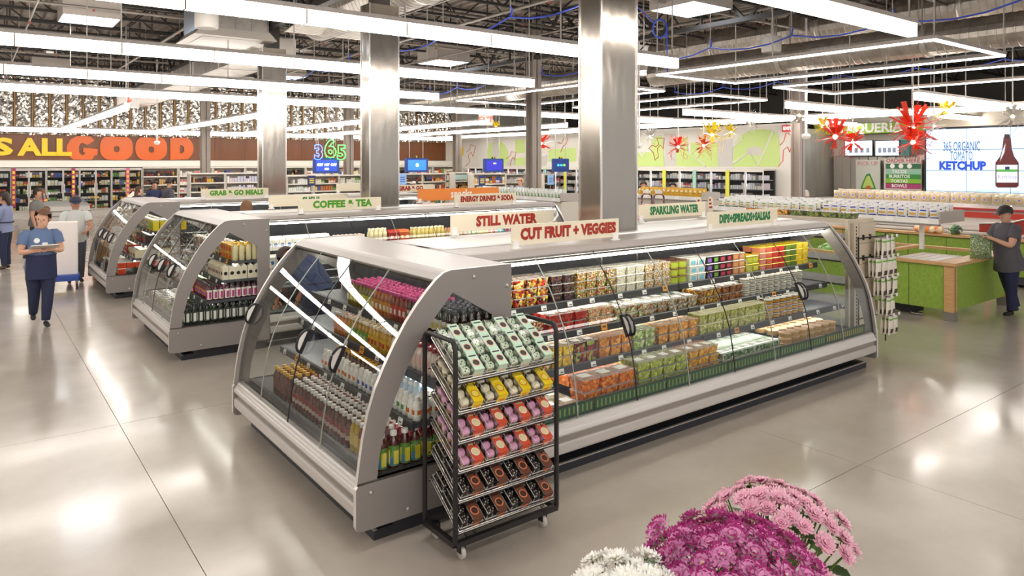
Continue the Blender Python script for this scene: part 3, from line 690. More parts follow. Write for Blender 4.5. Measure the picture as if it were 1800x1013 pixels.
# shelf two
cut(1, 3.05, 3.68, T(['e2b03a', 'c86a3a', 'efd9a0'], w=.15, d=.13, h=.07, name='cheese_snack_pack', sc=50, label='top'), .155, .14, .072, 2, 2, 'clear cheese snack pack')
cut(1, 3.69, 3.92, T(['e8bd2a', 'd9a21e', 'f0d25a'], w=.11, d=.12, h=.085, name='pineapple_tub', sc=26, label='top'), .115, .13, .086, 2, 2, 'clear tub of pineapple chunks')
cut(1, 3.93, 4.19, T(['8f2a2a', '4a1a1c', '9cb04a', 'b8463a'], w=.125, d=.12, h=.085, name='kiwi_berry_tub', sc=32, label='top'), .13, .13, .086, 2, 2, 'clear tub of kiwi and berries')
cut(1, 4.2, 4.6, T(['d98a34', 'c8742a', 'e6a04a'], w=.125, d=.12, h=.085, name='cantaloupe_tub', sc=36), .132, .13, .087, 2, 2, 'clear tub of cantaloupe')
cut(1, 4.61, 4.9, T(['a8b86a', '7f9a4a', 'c8d09a'], w=.135, d=.12, h=.085, name='celery_tub', sc=40), .14, .13, .087, 2, 2, 'clear tub of celery sticks')
cut(1, 4.92, 5.5, T(['d98f2c', 'c67a20', 'e8ab4a'], w=.135, d=.12, h=.085, name='mango_tub', sc=34), .14, .13, .087, 2, 2, 'clear tub of mango')
cut(1, 5.52, 6.6, T(['b8b45a', 'a3a84a', 'cfcb84'], 'e6e2b8', w=.115, d=.12, h=.097, name='cucumber_tub', sc=45), .12, .13, .098, 2, 2, 'tall tub of pale cucumber slices')
cut(1, 6.63, 7.35, cup('dark_dip_cup', '2c2828', 'ece8e0', 'd9a040', .052, .05), .118, .116, .051, 2, 4, 'dark yoghurt cup with amber band')
# bottom shelf
bb = dict(u0=.03)
cut(0, 3.05, 3.78, T(['e9d9a0', 'e0b73a', 'f2ecd8'], w=.15, d=.17, h=.05, name='melon_pack', sc=40, label='top'), .16, .18, .052, 3, 1, 'flat pack of yellow and white fruit', **bb)
cut(0, 3.8, 4.4, T(['ee7a20', 'dc6414', 'f8922e'], w=.19, d=.17, h=.1, name='carrot_pack', sc=45, label='top'), .2, .18, .1, 3, 2, 'large clear pack of orange melon spears', **bb)
cut(0, 4.42, 5.06, T(['b9bf4a', 'c9cc6a', 'a3ad3a'], w=.15, d=.15, h=.075, name='honeydew_tub', sc=34, label='top'), .158, .16, .077, 3, 3, 'clear tub of honeydew melon', **bb)
cut(0, 5.08, 5.5, T(['e0a02c', 'd98a22', 'eebb4a'], w=.135, d=.15, h=.075, name='papaya_tub', sc=36, label='top'), .14, .16, .077, 3, 3, 'clear tub of golden papaya', **bb)
cut(0, 5.55, 6.5, T(['4f7a3e', '3a5f34', '7fa06a', 'd8d2c0'], 'cfdcc8', w=.125, d=.14, h=.06, name='salad_tub', sc=45, label='top'), .135, .15, .062, 4, 2, 'green-rimmed salad tub', **bb)
cut(0, 6.52, 7.6, cup('hummus_cup', 'd9b27a', 'e0b58a', 'caa05a', .066, .05), .142, .145, .052, 4, 3, 'round tan hummus cup', **bb)
# green grass-like divider baskets along the lower front
def basket(a, b, lab, col):
    t = thing('produce_basket', lab, 'basket', (a, 3.92+.085, .402), 0, 'low green divider baskets behind the front glass')
    MB().box((0, 0, 0), (b-a, .012, .085), M(col, .5)).build('front_wall', t)
    MB().box((0, -.004, .085), (b-a, .016, .093), M('3b332d', .4)).build('rim', t)
    s = MB(); n = int((b-a)/.045)
    if n not in SEG: SEG[n] = MB().box((0, -.003, .015), (.014, 0, .07), M('c9a93a' if n % 2 else '8a9a5a', .5)).mesh('slot')
    for k in range(n): obj('slot', SEG[n], t, (.015+k*.045, 0, 0))
for k in range(6):
    a = 3.0+k*.83; basket(a, a+.81, 'low dark green divider basket behind the front glass, %s from end cooler' % nth(k), '2f5a38')
# --- middle and farthest islands
F3 = (X0, 8.88, 0); F4 = (X0, 13.6, 0)
sw_ = 'side window'
def mid(F, tier, a, b, pr, du, dv, rows, stack, dz, desc, **k):
    fill(F, tier, a, b, pr, du, dv, dz, rows, stack, desc, sw_, desc+' group', **k)
mid(F3, 0, .05, .13, B('dark_water_bottle', '1d1f1e', '1a1a1c', '3a3d3a', .24, .034, .3, mark='e4e2dc', z0=.1, z1=.68), .074, .075, 11, 1, 0, 'black bottle with pale mark')
mid(F3, 0, .14, .9, B('green_drink_bottle', '3a6a2a', '2a2a2c', '6fbf3a', .2, .032, mark='e8e8d8'), .07, .08, 6, 1, 0, 'bright green drink bottle on the bottom shelf')
mid(F3, 0, .95, 1.5, T(['5f9a3a', '3f7a2c', 'e4e0d4', 'd9b03a'], w=.13, d=.13, h=.12, name='salad_bowl', sc=40, label='top'), .14, .14, 5, 1, 0, 'green salad bowl on the bottom shelf')
mid(F3, 0, 1.5, 2.2, T(['b8323a', 'd9d0c4', '4a7a3a', '7a3a2a'], w=.13, d=.13, h=.1, name='deli_bowl', sc=40, label='top'), .14, .14, 5, 1, 0, 'deli salad bowl on the bottom shelf')
mid(F3, 1, .05, .12, B('berry_smoothie_bottle', '4a2430', '2c2a2c', 'efe9e6', .19, .03, .3, mark='b8447a', z0=.08, z1=.66), .066, .07, 9, 1, 0, 'dark-capped bottle with pink logo label')
mid(F3, 1, .13, .7, B('fruit_drink_bottle', '6a2a3a', '3a2a2a', 'd9863a', .19, .03, mark='9a5ab0'), .066, .066, 4, 1, 0, 'orange and violet labelled bottle')
mid(F3, 1, .75, 1.3, tub('meal_box', M('c83a4a', .4), '8fc04a', .14, .14, .08, 'efe0d0'), .15, .15, 3, 2, .082, 'pink and green meal box')
mid(F3, 1, 1.35, 2.15, T(['a8503a', 'd8c8b0', '6a3a2a'], w=.13, d=.13, h=.08, name='meal_bowl', sc=40, label='top'), .14, .14, 3, 2, .082, 'brown and cream meal bowl')
mid(F3, 2, .05, .12, carton('nut_milk_carton', 'e6dcc4', 'eee6d4', '1f1c1a', .072, .07, .185), .074, .075, 8, 1, 0, 'cream nut milk carton with black ring')
mid(F3, 2, .13, .75, carton('nut_milk_carton', 'd8c8b0', 'c8b89a', '7a4a3a', .07, .07, .18), .074, .074, 4, 1, 0, 'tan milk carton with brown ring')
mid(F3, 2, .8, 2.15, T(['e6dfd2', 'c9bfae', '7a8a5a', '4a4a5a'], w=.12, d=.13, h=.09, name='yoghurt_bowl', sc=40, label='top'), .135, .14, 3, 2, .092, 'pale yoghurt bowl')
mid(F3, 3, .05, .13, B('cream_drink_bottle', 'ded2a4', 'e6b32c', None, .22, .036, .3), .078, .08, 6, 1, 0, 'cream drink bottle with yellow cap')
mid(F3, 3, .14, .6, tub('fruit_cup', M('d99a2c', .3), 'e8b02a', .11, .11, .09, 'c8432c'), .12, .12, 3, 2, .092, 'yellow and red fruit cup')
mid(F3, 3, .65, 2.1, T(['efe9dc', 'd9b84a', '4a3a4a', 'c8582c'], w=.13, d=.13, h=.08, name='parfait_cup', sc=40, label='top'), .145, .14, 2, 2, .082, 'layered parfait cup')
mid(F4, 0, .05, .75, tub('juice_box', M('c8401c', .4), 'f0ece4', .12, .13, .1, 'f3efe6'), .135, .13, 6, 2, .102, 'red and white juice box')
mid(F4, 1, .05, .8, tub('drink_carton_box', M('d8ccae', .5), 'cfc2a0', .2, .2, .14, '8a6a4a'), .21, .21, 3, 1, .1, 'cream coloured drink multipack')
mid(F4, 1, .85, 1.9, tub('pastry_box', M('a82c3a', .4), 'd9a04a', .14, .14, .08, 'e6d8c0'), .15, .15, 3, 2, .082, 'red pastry box')
mid(F4, 2, .05, .9, tub('dark_drink_pack', M('2a2424', .4), '3a2a2c', .16, .16, .15, 'b83a4a'), .17, .17, 4, 1, .1, 'dark drink pack with red band')
mid(F4, 2, .95, 1.95, T(['e6dcc8', '7a5a3a', 'c8893a'], w=.13, d=.13, h=.09, name='ready_meal', sc=40, label='top'), .14, .14, 3, 2, .092, 'tan ready meal tray')
mid(F4, 3, .05, .55, tub('lemonade_carton', M('d9c02a', .4), 'e8e4d4', .09, .1, .19, '7fb03a'), .11, .1, 5, 1, .1, 'yellow lemonade carton with green mark')
mid(F4, 3, .6, 1.9, T(['efe6d4', 'd9a84a', 'b0a080'], w=.13, d=.13, h=.09, name='breakfast_bowl', sc=40, label='top'), .14, .14, 2, 2, .092, 'pale breakfast bowl')
mid(F4, 0, .85, 1.95, T(['a86a3a', 'c89a6a', '7a3a24'], w=.13, d=.13, h=.1, name='soup_bowl', sc=40, label='top'), .14, .14, 4, 1, .1, 'brown soup bowl')
# long front of the middle island, upper shelves seen over the nearest island
F5 = (8.1, 8.88, R90)
def up(tier, a, b, pr, dv, du, rows, stack, dz, desc):
    fill(F5, tier, 8.1-b, 8.1-a, pr, du, dv, dz, rows, stack, desc, 'its end cooler', desc+' group')
up(3, 3.02, 4.05, carton('cream_carton', 'efe9dc', 'f2eee6', '2f6fb0', .085, .085, .19), .09, .095, 2, 1, .2, 'white carton with blue dot on the upper shelf')
up(2, 3.02, 4.05, carton('cream_carton', 'efe9dc', 'f2eee6', '2f6fb0', .085, .085, .19), .09, .095, 2, 1, .2, 'white carton with blue dot on the lower shelf')
up(3, 4.1, 4.6, B('small_milk_bottle', 'd9d9d4', 'e8ccb8', None, .15, .03), .066, .068, 3, 1, 0, 'small pale bottle with pink cap')
up(3, 4.62, 4.95, B('eggnog_bottle', 'd8c9a0', 'd8d0b8', None, .22, .034), .072, .074, 2, 1, 0, 'cream eggnog bottle')
up(3, 4.97, 5.15, carton('red_carton', '8f2426', 'a8342c', 'e0c890', .085, .085, .18), .09, .095, 2, 1, 0, 'dark red drink carton')
up(3, 5.16, 5.32, carton('orange_carton', 'b8502c', 'c86a3a', 'f0d04a', .08, .085, .18), .085, .095, 2, 1, 0, 'orange drink carton with yellow ring')
up(3, 5.33, 5.95, B('tea_jug', 'd2b96a', 'd8cfae', None, .2, .034), .072, .074, 2, 1, 0, 'straw coloured tea bottle')
up(3, 6.0, 6.35, B('small_juice_bottle', 'c9a06a', 'd9875a', None, .15, .03), .066, .068, 3, 1, 0, 'small bottle with orange cap')
for k, (c1, c2) in enumerate((('d8d0c0', '8fb04a'), ('cfc6b8', 'd9c02a'), ('d9cfc4', 'c8582c'), ('c9c4bc', '4aa0b0'), ('d6cfc4', 'b0508a'))):
    up(3, 6.4+k*.18, 6.57+k*.18, tub('snack_cup_pack', M(c1, .4), c2, .085, .09, .2, c2), .088, .1, 2, 1, 0, 'tall snack cup pack, %s colour from the left end' % nth(k) if 0 else 'tall snack cup pack with %s lid' % ('green', 'yellow', 'orange', 'teal', 'plum')[k])
up(3, 7.35, 7.9, tub('purple_yoghurt', M('6a3a9a', .4), 'e8e4f0', .085, .09, .09, 'b09ad0'), .09, .1, 2, 2, .092, 'purple yoghurt cup')
up(2, 4.1, 7.9, B('mixed_drink_bottle', 'b0503a', 'd8d0c4', 'e6e0d4', .2, .032), .075, .075, 1, 1, 0, 'red drink bottle on the third shelf')
# ---------------- bakery rack with cupcake packs ----------------
rk = thing('bakery_rack', 'black tubular rolling rack holding six sloped trays of cupcakes', 'rack', (2.215, 3.465, 0))
RW, RD = .76, .345
BT = M('2a2728', .4, .3)
def side(x):
    m = MB(); p = [(x, 0, .11), (x, 0, 1.2)]
    p += [(x, .04-.04*math.cos(a), 1.2+.07*math.sin(a)) for a in [PI/2*k/4 for k in range(1, 5)]]
    p += [(x, RD-.05+.05*math.sin(a), 1.23+.04*math.cos(a)) for a in [PI/2*k/4 for k in range(5)]] + [(x, RD, .11)]
    return m.tube(p, .015, BT, 8)
side(0).build('side_frame', rk); side(RW).build('side_frame', rk)
for n, a, b in (('base_bar', (0, 0, .11), (RW, 0, .11)), ('base_bar', (0, RD, .11), (RW, RD, .11)), ('base_bar', (0, 0, .11), (0, RD, .11)), ('base_bar', (RW, 0, .11), (RW, RD, .11))):
    MB().bar(a, b, .032, .032, BT).build(n, rk)
hd = MB().box((.02, RD-.012, 1.2), (RW-.02, RD, 1.25), M('1d1b1c', .4)).build('header_rail', rk)
for k in range(4): MB().box((.1+k*.165, RD-.05, 1.205), (.175+k*.165, RD-.046, 1.245), M('f2efec', .5)).box((.115+k*.165, RD-.0505, 1.215), (.16+k*.165, RD-.05, 1.225), M('5a5654', .5)).build('price_tag', hd)
for x in (.06, RW-.09):
    for y in (.03, RD-.03):
        wl = MB().lathe([(.004, -.012), (.036, -.012), (.038, -.006), (.038, .006), (.036, .012), (.004, .012)], M('c9c5c0', .4), 14, Matrix.Translation((x, y, .038)) @ Matrix.Rotation(PI/2, 4, 'Y')).build('caster_wheel', rk)
        MB().box((x-.02, y-.02, .04), (x-.014, y+.02, .1), BT).box((x+.014, y-.02, .04), (x+.02, y+.02, .1), BT).box((x-.02, y-.02, .08), (x+.02, y+.02, .1), BT).build('caster_fork', wl)
TZ = (1.03, .85, .68, .51, .34, .165); SL = math.atan2(.205, .31)
CHR = M('e2ded9', .2, .9)
def tray_mesh():
    m = MB(); W = RW-.045; L = .372
    m.box((0, 0, 0), (W, L, .004), M('b5b0ab', .35, .8)); r = .006
    return m.mesh('tray'), MB().tube([(0, 0, .022), (W, 0, .022), (W, L, .022), (0, L, .022)], .005, CHR, 6, closed=True).tube([(0, 0, .002), (W, 0, .002), (W, L, .002), (0, L, .002)], .004, CHR, 4, closed=True).mesh('rim')
tm, trm = tray_mesh()
clip = MB().tube([(0, 0, 0), (0, -.012, -.005), (0, -.012, -.03), (0, .006, -.03)], .004, BT, 5).mesh('clip')
for i, z in enumerate(TZ):
    t = obj('tray', tm, rk, (.022, .005, z)); t.rotation_euler = (SL, 0, 0)
    obj('rim', trm, t); MB().tube([(-.012, 0, -.012), (RW-.035, 0, -.012)], .004, BT, 5).tube([(-.012, .37, -.012), (RW-.035, .37, -.012)], .004, BT, 5).build('support_wire', t)
    for x in (.06, .12, RW-.13): obj('clip', clip, t, (x, 0, -.006))
# cupcakes
def cake_mesh(cupc, ice, top, bits=None):
    m = MB().lathe([(.017, 0), (.024, .03)], cupc, 10)
    c = MB().lathe([(.025, .03), (.0265, .037), (.024, .045), (.0225, .047), (.021, .054), (.0175, .056), (.014, .062), (.006, .066), (.001, .067)], ice, 10)
    if bits:
        r2 = random.Random(3)
        for k in range(9):
            a, q = r2.uniform(0, 6.28), r2.uniform(.006, .02)
            c.box((-.0025, -.0025, 0), (.0025, .0025, .005), bits, Matrix.Translation((q*math.cos(a), q*math.sin(a), .067-q*.75)) @ Matrix.Rotation(a, 4, 'Z'))
    return m.mesh('cake_cup'), c.mesh('icing')
def shell_mesh(w, d, h):
    m = MB().rbox((0, 0, .002), (w, d, h), .014, CLEAR); v = veil_mat('rim_and_glint', 'f6f4f0', .42, .15)  # whitish flange and ribs; their white also paints in the plastic's glints
    m.box((-.004, -.004, .03), (w+.004, 0, .034), v).box((-.004, d, .03), (w+.004, d+.004, .034), v).box((-.004, 0, .03), (0, d, .034), v).box((w, 0, .03), (w+.004, d, .034), v)
    for x in (.004, w*.48): m.box((x, .004, h-.003), (x+.004, d-.004, h), v)
    for x in (.002, w*.25, w*.48): m.box((x, -.001, .034), (x+.004, .002, h-.014), v)
    return m.mesh('clamshell')
def sleeve_mesh(col, ring, disc, w, d, h):
    m = MB(); x0, x1 = w*.50, w*.92; e = .003
    m.box((x0, -e, .004), (x1, .0, h+e), col); m.box((x0, d, .004), (x1, d+e, h+e), col); m.box((x0, 0, h), (x1, d, h+e), col)
    p = MB(); cx = (x0+x1)/2
    p.lathe([(.001, 0), (.028, 0)], ring, 16, Matrix.Translation((cx, d*.42, h+e+.0008)), cap=False).lathe([(.001, 0), (.021, 0)], disc, 16, Matrix.Translation((cx, d*.42, h+e+.0014)), cap=False)
    p.box((cx-.022, -e-.001, h*.4), (cx+.022, -e, h*.52), ring).box((cx-.015, -e-.001, h*.25), (cx+.015, -e, h*.32), ring)
    p.box((cx-.025, d*.82, h+e), (cx+.025, d*.9, h+e+.001), disc)
    return m.mesh('sleeve'), p.mesh('print')
PW, PD, PH = .158, .118, .072
def pack(name, col, ring, disc, cupc, ice, bits=None):
    a, b = cake_mesh(M(cupc, .6), M(ice, .5), None, M(bits, .5) if bits else None); s, p = sleeve_mesh(M(col, .45), M(ring, .5), M(disc, .5), PW, PD, PH)
    return name, a, b, s, p
KINDS = [pack('mint_cupcake_pack', 'c0dcc4', 'e9b8a0', '3a3430', 'ecebe0', 'dff0d4', '2a2320'), pack('vanilla_cupcake_pack', 'f2d21c', 'd98a2a', 'f0e060', 'f2e2b0', 'fbf2d6'),
         pack('berry_cupcake_pack', 'd9563a', 'f0e0c8', 'e8d8a8', 'f0d49c', 'eeb0d6'), pack('berry_cupcake_pack', 'd9563a', 'f0e0c8', 'e8d8a8', 'f0d49c', 'eeb0d6'),
         pack('chocolate_cupcake_pack', '6e4232', 'e2865a', '4a2c22', '3a2c28', '2e2422', 'efe9e2'), pack('chocolate_cupcake_pack', '6e4232', 'e2865a', '4a2c22', '3a2c28', '2e2422', 'efe9e2')]
SHELL = shell_mesh(PW, PD, PH)
NM = ('mint green', 'yellow', 'red-orange', 'red-orange', 'brown', 'brown')
for i, z in enumerate(TZ):
    name, a, b, s, p = KINDS[i]
    for c in range(4):
        for r in range(3):
            dy = .006+r*.123; ox = .03+c*.176+rnd.uniform(-.004, .004)+(.006 if r % 2 else 0)
            loc = Vector((2.215+ox, 3.470+dy*math.cos(SL)-.006*math.sin(SL), z+.007+dy*math.sin(SL)))
            t = thing(name, '%s sleeved cupcake pack, %s tray down, %s from end cooler, %s row' % (NM[i], nth(i), nth(c), nth(r)), 'cupcake pack', loc, 0, 'cupcake packs on the bakery rack')
            t.rotation_euler = (SL, 0, rnd.uniform(-.03, .03))
            obj('clamshell', SHELL, t); sl = obj('sleeve', s, t); obj('print', p, sl)
            for px in (.04, .112):
                for py in (.031, .088):
                    k = obj('cupcake', a, t, (px, py, .003)); k.scale = (1.16, 1.16, 1.0); obj('icing', b, k)
# ---------------- back wall: lettered panel, bulkhead, freezers ----------------
BROWN = noise_mat('brown_board', [(.3, '6e3f1f'), (.7, '7d4a26')], 2, .45, 0, (1, 1, .2))
z0, z1 = 2.40, 3.44
pb = tag(obj('sign_panel', None, None, (0, YB-.04, 0)), 'long brown board panel along the back wall behind the big lettering', 'panel')
x = -2.0
while x < 22.3:
    MB().box((x+.005, -.03, z0), (min(x+1.42, 22.3)-.005, .03, z1), BROWN).build('board', pb); x += 1.42
YEL, ORA = M('f2cc0a', .4), M('dc6418', .4)
def superell(cx, cz, rx, rz, n=28, e=2.6, flat=None):
    p = []
    for k in range(n):
        a = 2*PI*k/n; c, s = math.cos(a), math.sin(a)
        zz = cz+rz*math.copysign(abs(s)**(2/e), s)
        if flat: zz = min(max(zz, flat[0]), flat[1])
        p.append((cx+rx*math.copysign(abs(c)**(2/e), c), zz))
    return p
def wx(px): return on_y(px, 260, YB-.1).x
def wz(py): return on_y(170, py, YB-.1).z
def letter(outer, inner, m, name, lab):
    me = ring_mesh(outer, inner, .05, m, name); o = obj(name, me, None, (0, YB-.125, 0)); tag(o, lab, 'letter', 'big wall letters')
f_ = (wz(281.4), wz(240.2)); cz_ = wz(259.5)
for i, (a, b, nm) in enumerate(((176, 234, 'first'), (238, 294, 'second'))):
    letter(superell(wx((a+b)/2), cz_, (wx(b)-wx(a))/2, (f_[1]-f_[0])*.56, flat=f_), superell(wx((a+b)/2), wz(262), .11, .14, 16), ORA, 'letter', '%s big orange letter O of GOOD' % nm)
d = [(wx(299), f_[0]), (wx(299), f_[1])]+[(wx(319)+(wx(340)-wx(319))*math.sin(a), cz_+(f_[1]-f_[0])*.5*max(-1, min(1, 1.12*math.cos(a)))) for a in [PI*k/12 for k in range(13)]]
letter(d[::-1], [(wx(316), wz(269)), (wx(316), wz(253)), (wx(320), wz(253.5)), (wx(323), wz(257)), (wx(323.5), wz(263)), (wx(321), wz(268))], ORA, 'letter', 'big orange letter D ending GOOD')
g = [(854, 90), (820, 52), (700, 50), (640, 80), (603, 140), (603, 180), (630, 235), (665, 262), (830, 262), (855, 222), (880, 222), (882, 165), (755, 155), (750, 195), (770, 200), (760, 218), (735, 220), (715, 195), (712, 150), (725, 118), (750, 112), (790, 130)]
letter([(wx(a/5.143), wz(230+b/5.143)) for a, b in g][::-1], None, ORA, 'letter', 'big orange letter G starting GOOD')
for ch, px, w_ in (('S', 4, 1.0), ('A', 52, 1.0), ('L', 85, 1.0), ('L', 111, 1.0)):
    me = text_mesh(ch, 1.0, YEL, .045, .03); zs = [v.co.z for v in me.vertices]; xs_ = [v.co.x for v in me.vertices]
    H = wz(244.6)-wz(274.6); W = {'S': .72, 'A': .86, 'L': .55}[ch]
    me.transform(Matrix.Diagonal((W/(max(xs_)-min(xs_)), 1, H/(max(zs)-min(zs)), 1)))
    zs = [v.co.z for v in me.vertices]; me.transform(Matrix.Translation((0, 0, -min(zs))))
    tag(obj('letter', me, None, (wx(px), YB-.15, wz(274.6))), 'yellow letter %s%s on the brown board' % (ch, {85: ' beside the A', 111: ' touching the orange G'}.get(px, '')), 'letter', 'big wall letters')
bk = tag(MB().box((-6, YB-.62, 2.09), (22.9, YB, 2.37), M('ece7dc', .6)).build('bulkhead'), 'cream bulkhead band above the freezer doors on the back wall', 'panel')
# generic shelf of packaged goods: one mass per unit (far too small to count singly)
PALS = {'mix': ['d8502c', 'f0e2b8', 'f6f2e8', '6a9a4a', 'e9b84a', '4a5aaa', 'f2e8d8', 'efeae2', 'b86a3a', 'e9d8b0', '2a2a2c'],
        'light': ['f0ece4', 'e4ddd0', 'd6d4e0', 'c9c8da', 'e8e0ec', 'd2c6cc', 'c84a4a', 'e9e6df'],
        'dark': ['2a2426', '4a2a22', '8a2a22', '3a3a3a', 'd9b03a', '6a3a22', '1e1c1e', 'c8a06a'],
        'veg': ['4a8a3a', 'd8d4c8', 'e4e0d4', '7aa84a', 'c8c4b8'],
        'white': ['f0eeea', 'e6e4e0', 'dcdcd8', 'e9efe0']}
def goods(w, d, h, shelves, pal, seed, facing=.10, fillr=.8, name='packaged_goods'):
    """rows of small packs standing on shelves; local x along the unit, front at y=0"""
    r = random.Random(seed); m = MB(); cols = [M(c, .4) for c in PALS[pal]]
    for s in range(shelves):
        zb = h*s/shelves+.035; hh = h/shelves-.05
        x = .02; c = r.choice(cols); c2 = None; n = 0
        while x < w-facing:
            if n == 0: c = r.choice(cols); c2 = (r.choice(cols), r.random() < .6) if r.random() < .75 else None; n = r.randint(1, 3); ph = hh*r.uniform(.42, .8); pw = facing*r.uniform(.7, 1.3)
            if r.random() > .06:
                f0 = .02+r.uniform(0, .02); m.box((x, f0, zb), (x+pw*.88, d*.8, zb+ph), c, skip=('b', 'k'))
                if c2: m.box((x+pw*.06, f0-.003, zb+ph*(.12 if c2[1] else .55)), (x+pw*.82, f0, zb+ph*(.5 if c2[1] else .95)), c2[0], skip=('b', 'k', 'l', 'r', 't'))
            x += pw; n -= 1
    return m.mesh(name)
STL = M('b9b3ab', .35, .5); INNER = M('3a3836', .6)
COOLLED = M('f4f6ff', .4, 0, 3.0)
def freezer(name, label, x, y, rz, w, h, pal, seed, doors=2, dark=True, group='glass door freezers', frame=None):
    t = thing(name, label, 'freezer', (x, y, 0), rz, group); fr = frame or M('bdb7b0', .35)
    MB().box((0, 0, 0), (w, .7, .28), M('c9c3bb', .4)).build('base', t)
    MB().box((0, .62, .28), (w, .7, h), INNER).box((0, 0, h), (w, .7, h+.06), fr).build('cabinet', t)
    for k in range(doors):
        a, b = k*w/doors, (k+1)*w/doors
        dr = MB().box((a, -.03, .28), (a+.03, 0, h), fr).box((b-.03, -.03, .28), (b, 0, h), fr).box((a+.03, -.03, .28), (b-.03, 0, .33), fr).box((a+.03, -.03, h-.05), (b-.03, 0, h), fr).build('door', t)
        MB().add([(a+.03, -.015, .33), (b-.03, -.015, .33), (b-.03, -.015, h-.05), (a+.03, -.015, h-.05)], [(0, 1, 2, 3)], PANELGLASS).build('door_pane', dr)
        hx = b-.05 if k % 2 == 0 else a+.05
        MB().box((hx-.01, -.06, .9), (hx+.01, -.03, 1.4), M('d8d4ce', .3, .8)).build('handle', dr)
        MB().box((a+.004, .005, .35), (a+.026, .02, h-.06), COOLLED).build('door_light', t)
    n = 5
    for s in range(n):
        MB().box((.02, .04, .28+(h-.3)*s/n), (w-.02, .6, .28+(h-.3)*s/n+.03), M('222224' if dark else '8a8c96', .5)).build('shelf', t)
    tag(obj('packaged_goods', goods(w-.06, .5, h-.32, n, pal, seed), t, (.03, .06, .28)), kind='stuff')
    return t
for k in range(9):
    xa = -4.6+k*1.19
    freezer('freezer', 'back wall freezer with two glass doors, %s from the open shelves' % nth(8-k), xa, YB-.72, 0, 1.18, 2.0, 'mix', k, group='back wall freezers')
SIGNS = (('a8325a', 'e8c02a'), ('a8325a', 'f0e03a'), ('c85a8a', 'e8c02a'))
for k, px in enumerate((24, 129, 224.5)):
    o = MB().box((0, -.02, .5), (.14, 0, 2.05), M(SIGNS[k][0], .5)).build('door_banner', None, (on_y(px, 330, YB-.77).x-.07, YB-.79, 0))
    tag(o, 'narrow magenta and yellow banner between freezer doors, %s from the photo edge' % nth(k), 'banner', 'freezer banners')
    for q in range(7): MB().box((.03, -.024, .62+q*.2), (.11, -.02, .74+q*.2), M(SIGNS[k][1], .5)).build('print', o)
def shelving(name, label, x, y, rz, w, h, d, n, pal, seed, group='grocery shelves', cap=None, facing=.085):
    t = thing(name, label, 'shelf', (x, y, 0), rz, group); c = M('d8d0c4', .5)
    MB().box((0, 0, 0), (w, d, .12), c).build('base', t); MB().box((0, d-.03, .12), (w, d, h), M('cfc6b8', .5)).build('back_panel', t)
    for a in (0, w-.04): MB().box((a, .02, .12), (a+.04, d, h), c).build('upright', t)
    for k in range(n): MB().box((.04, .0, .12+(h-.12)*k/n-.0), (w-.04, d-.03, .12+(h-.12)*k/n+.03), c).box((.04, -.012, .12+(h-.12)*k/n-.02), (w-.04, 0, .12+(h-.12)*k/n+.03), M('eae5da', .5)).build('shelf_board', t)
    MB().box((-.01, -.02, h), (w+.01, d, h+.05), M('e8e2d6', .5)).build('top_cap', t)
    tag(obj('packaged_goods', goods(w-.1, d-.05, h-.14, n, pal, seed, facing), t, (.05, .02, .13)), kind='stuff')
    return t
# open wall shelves right of the freezers, and the middle gondolas
for k in range(11):
    shelving('wall_shelf', 'open wall shelf unit under the cream bulkhead, %s from the freezers' % nth(k), 6.15+k*1.5, YB-.6, 0, 1.48, 2.02, .58, 5, ('dark', 'light', 'mix', 'white')[k % 4], 40+k, 'open wall shelves')
GX = lambda px, Y: on_y(px, 300, Y).x
def span(name, label, pa, pb, Y, ztop_px, n, pal, seed, unit=1.25, facing=.085, d=.5):
    a, b = GX(pa, Y), GX(pb, Y); h = on_y((pa+pb)/2, ztop_px, Y).z; k = max(1, round((b-a)/unit)); u = (b-a)/k
    for i in range(k):
        shelving(name, label + (', %s unit from the wide aisle' % nth(i) if k > 1 else ''), a+i*u, Y, 0, u-.01, h-.05, d, n, pal if isinstance(pal, str) else pal[i % len(pal)], seed+i, label)
span('grocery_shelf', 'tall grey shelf run behind the grab and go sign', 334, 456, 29.0, 304, 5, ('dark', 'light', 'mix'), 60)
span('grocery_shelf', 'shelf run beneath the neon number sign', 505, 640, 29.0, 308, 5, ('white', 'mix', 'veg'), 70)
span('grocery_shelf', 'shelf run below the first blue screen', 700, 785, 27.0, 305, 5, ('dark', 'mix'), 80)
span('grocery_shelf', 'taller shelf unit with teal header between two blue screens', 800, 830, 26.0, 303, 5, 'dark', 90)
span('candy_shelf', 'red and white candy shelf below the second blue screen', 833, 890, 25.0, 305, 4, 'mix', 95, facing=.14)
span('grocery_shelf', 'low grey shelf run beside the grey post', 890, 955, 28.0, 306, 4, ('light', 'dark'), 100)
span('bottle_shelf', 'dark bottle shelf below the third blue screen', 957, 1012, 26.0, 306, 4, 'dark', 110)
for k, (px, py) in enumerate(((438, 300), (425, 308), (700, 308), (812, 309))):
    pass
tl = M('b8d6d0', .5)
tag(MB().box((0, -.02, 0), (.72, 0, .22), tl).build('header_sign', None, (GX(800, 25.9), 25.95, on_y(815, 316, 25.9).z)), 'pale teal header sign on the taller middle shelf unit', 'sign')
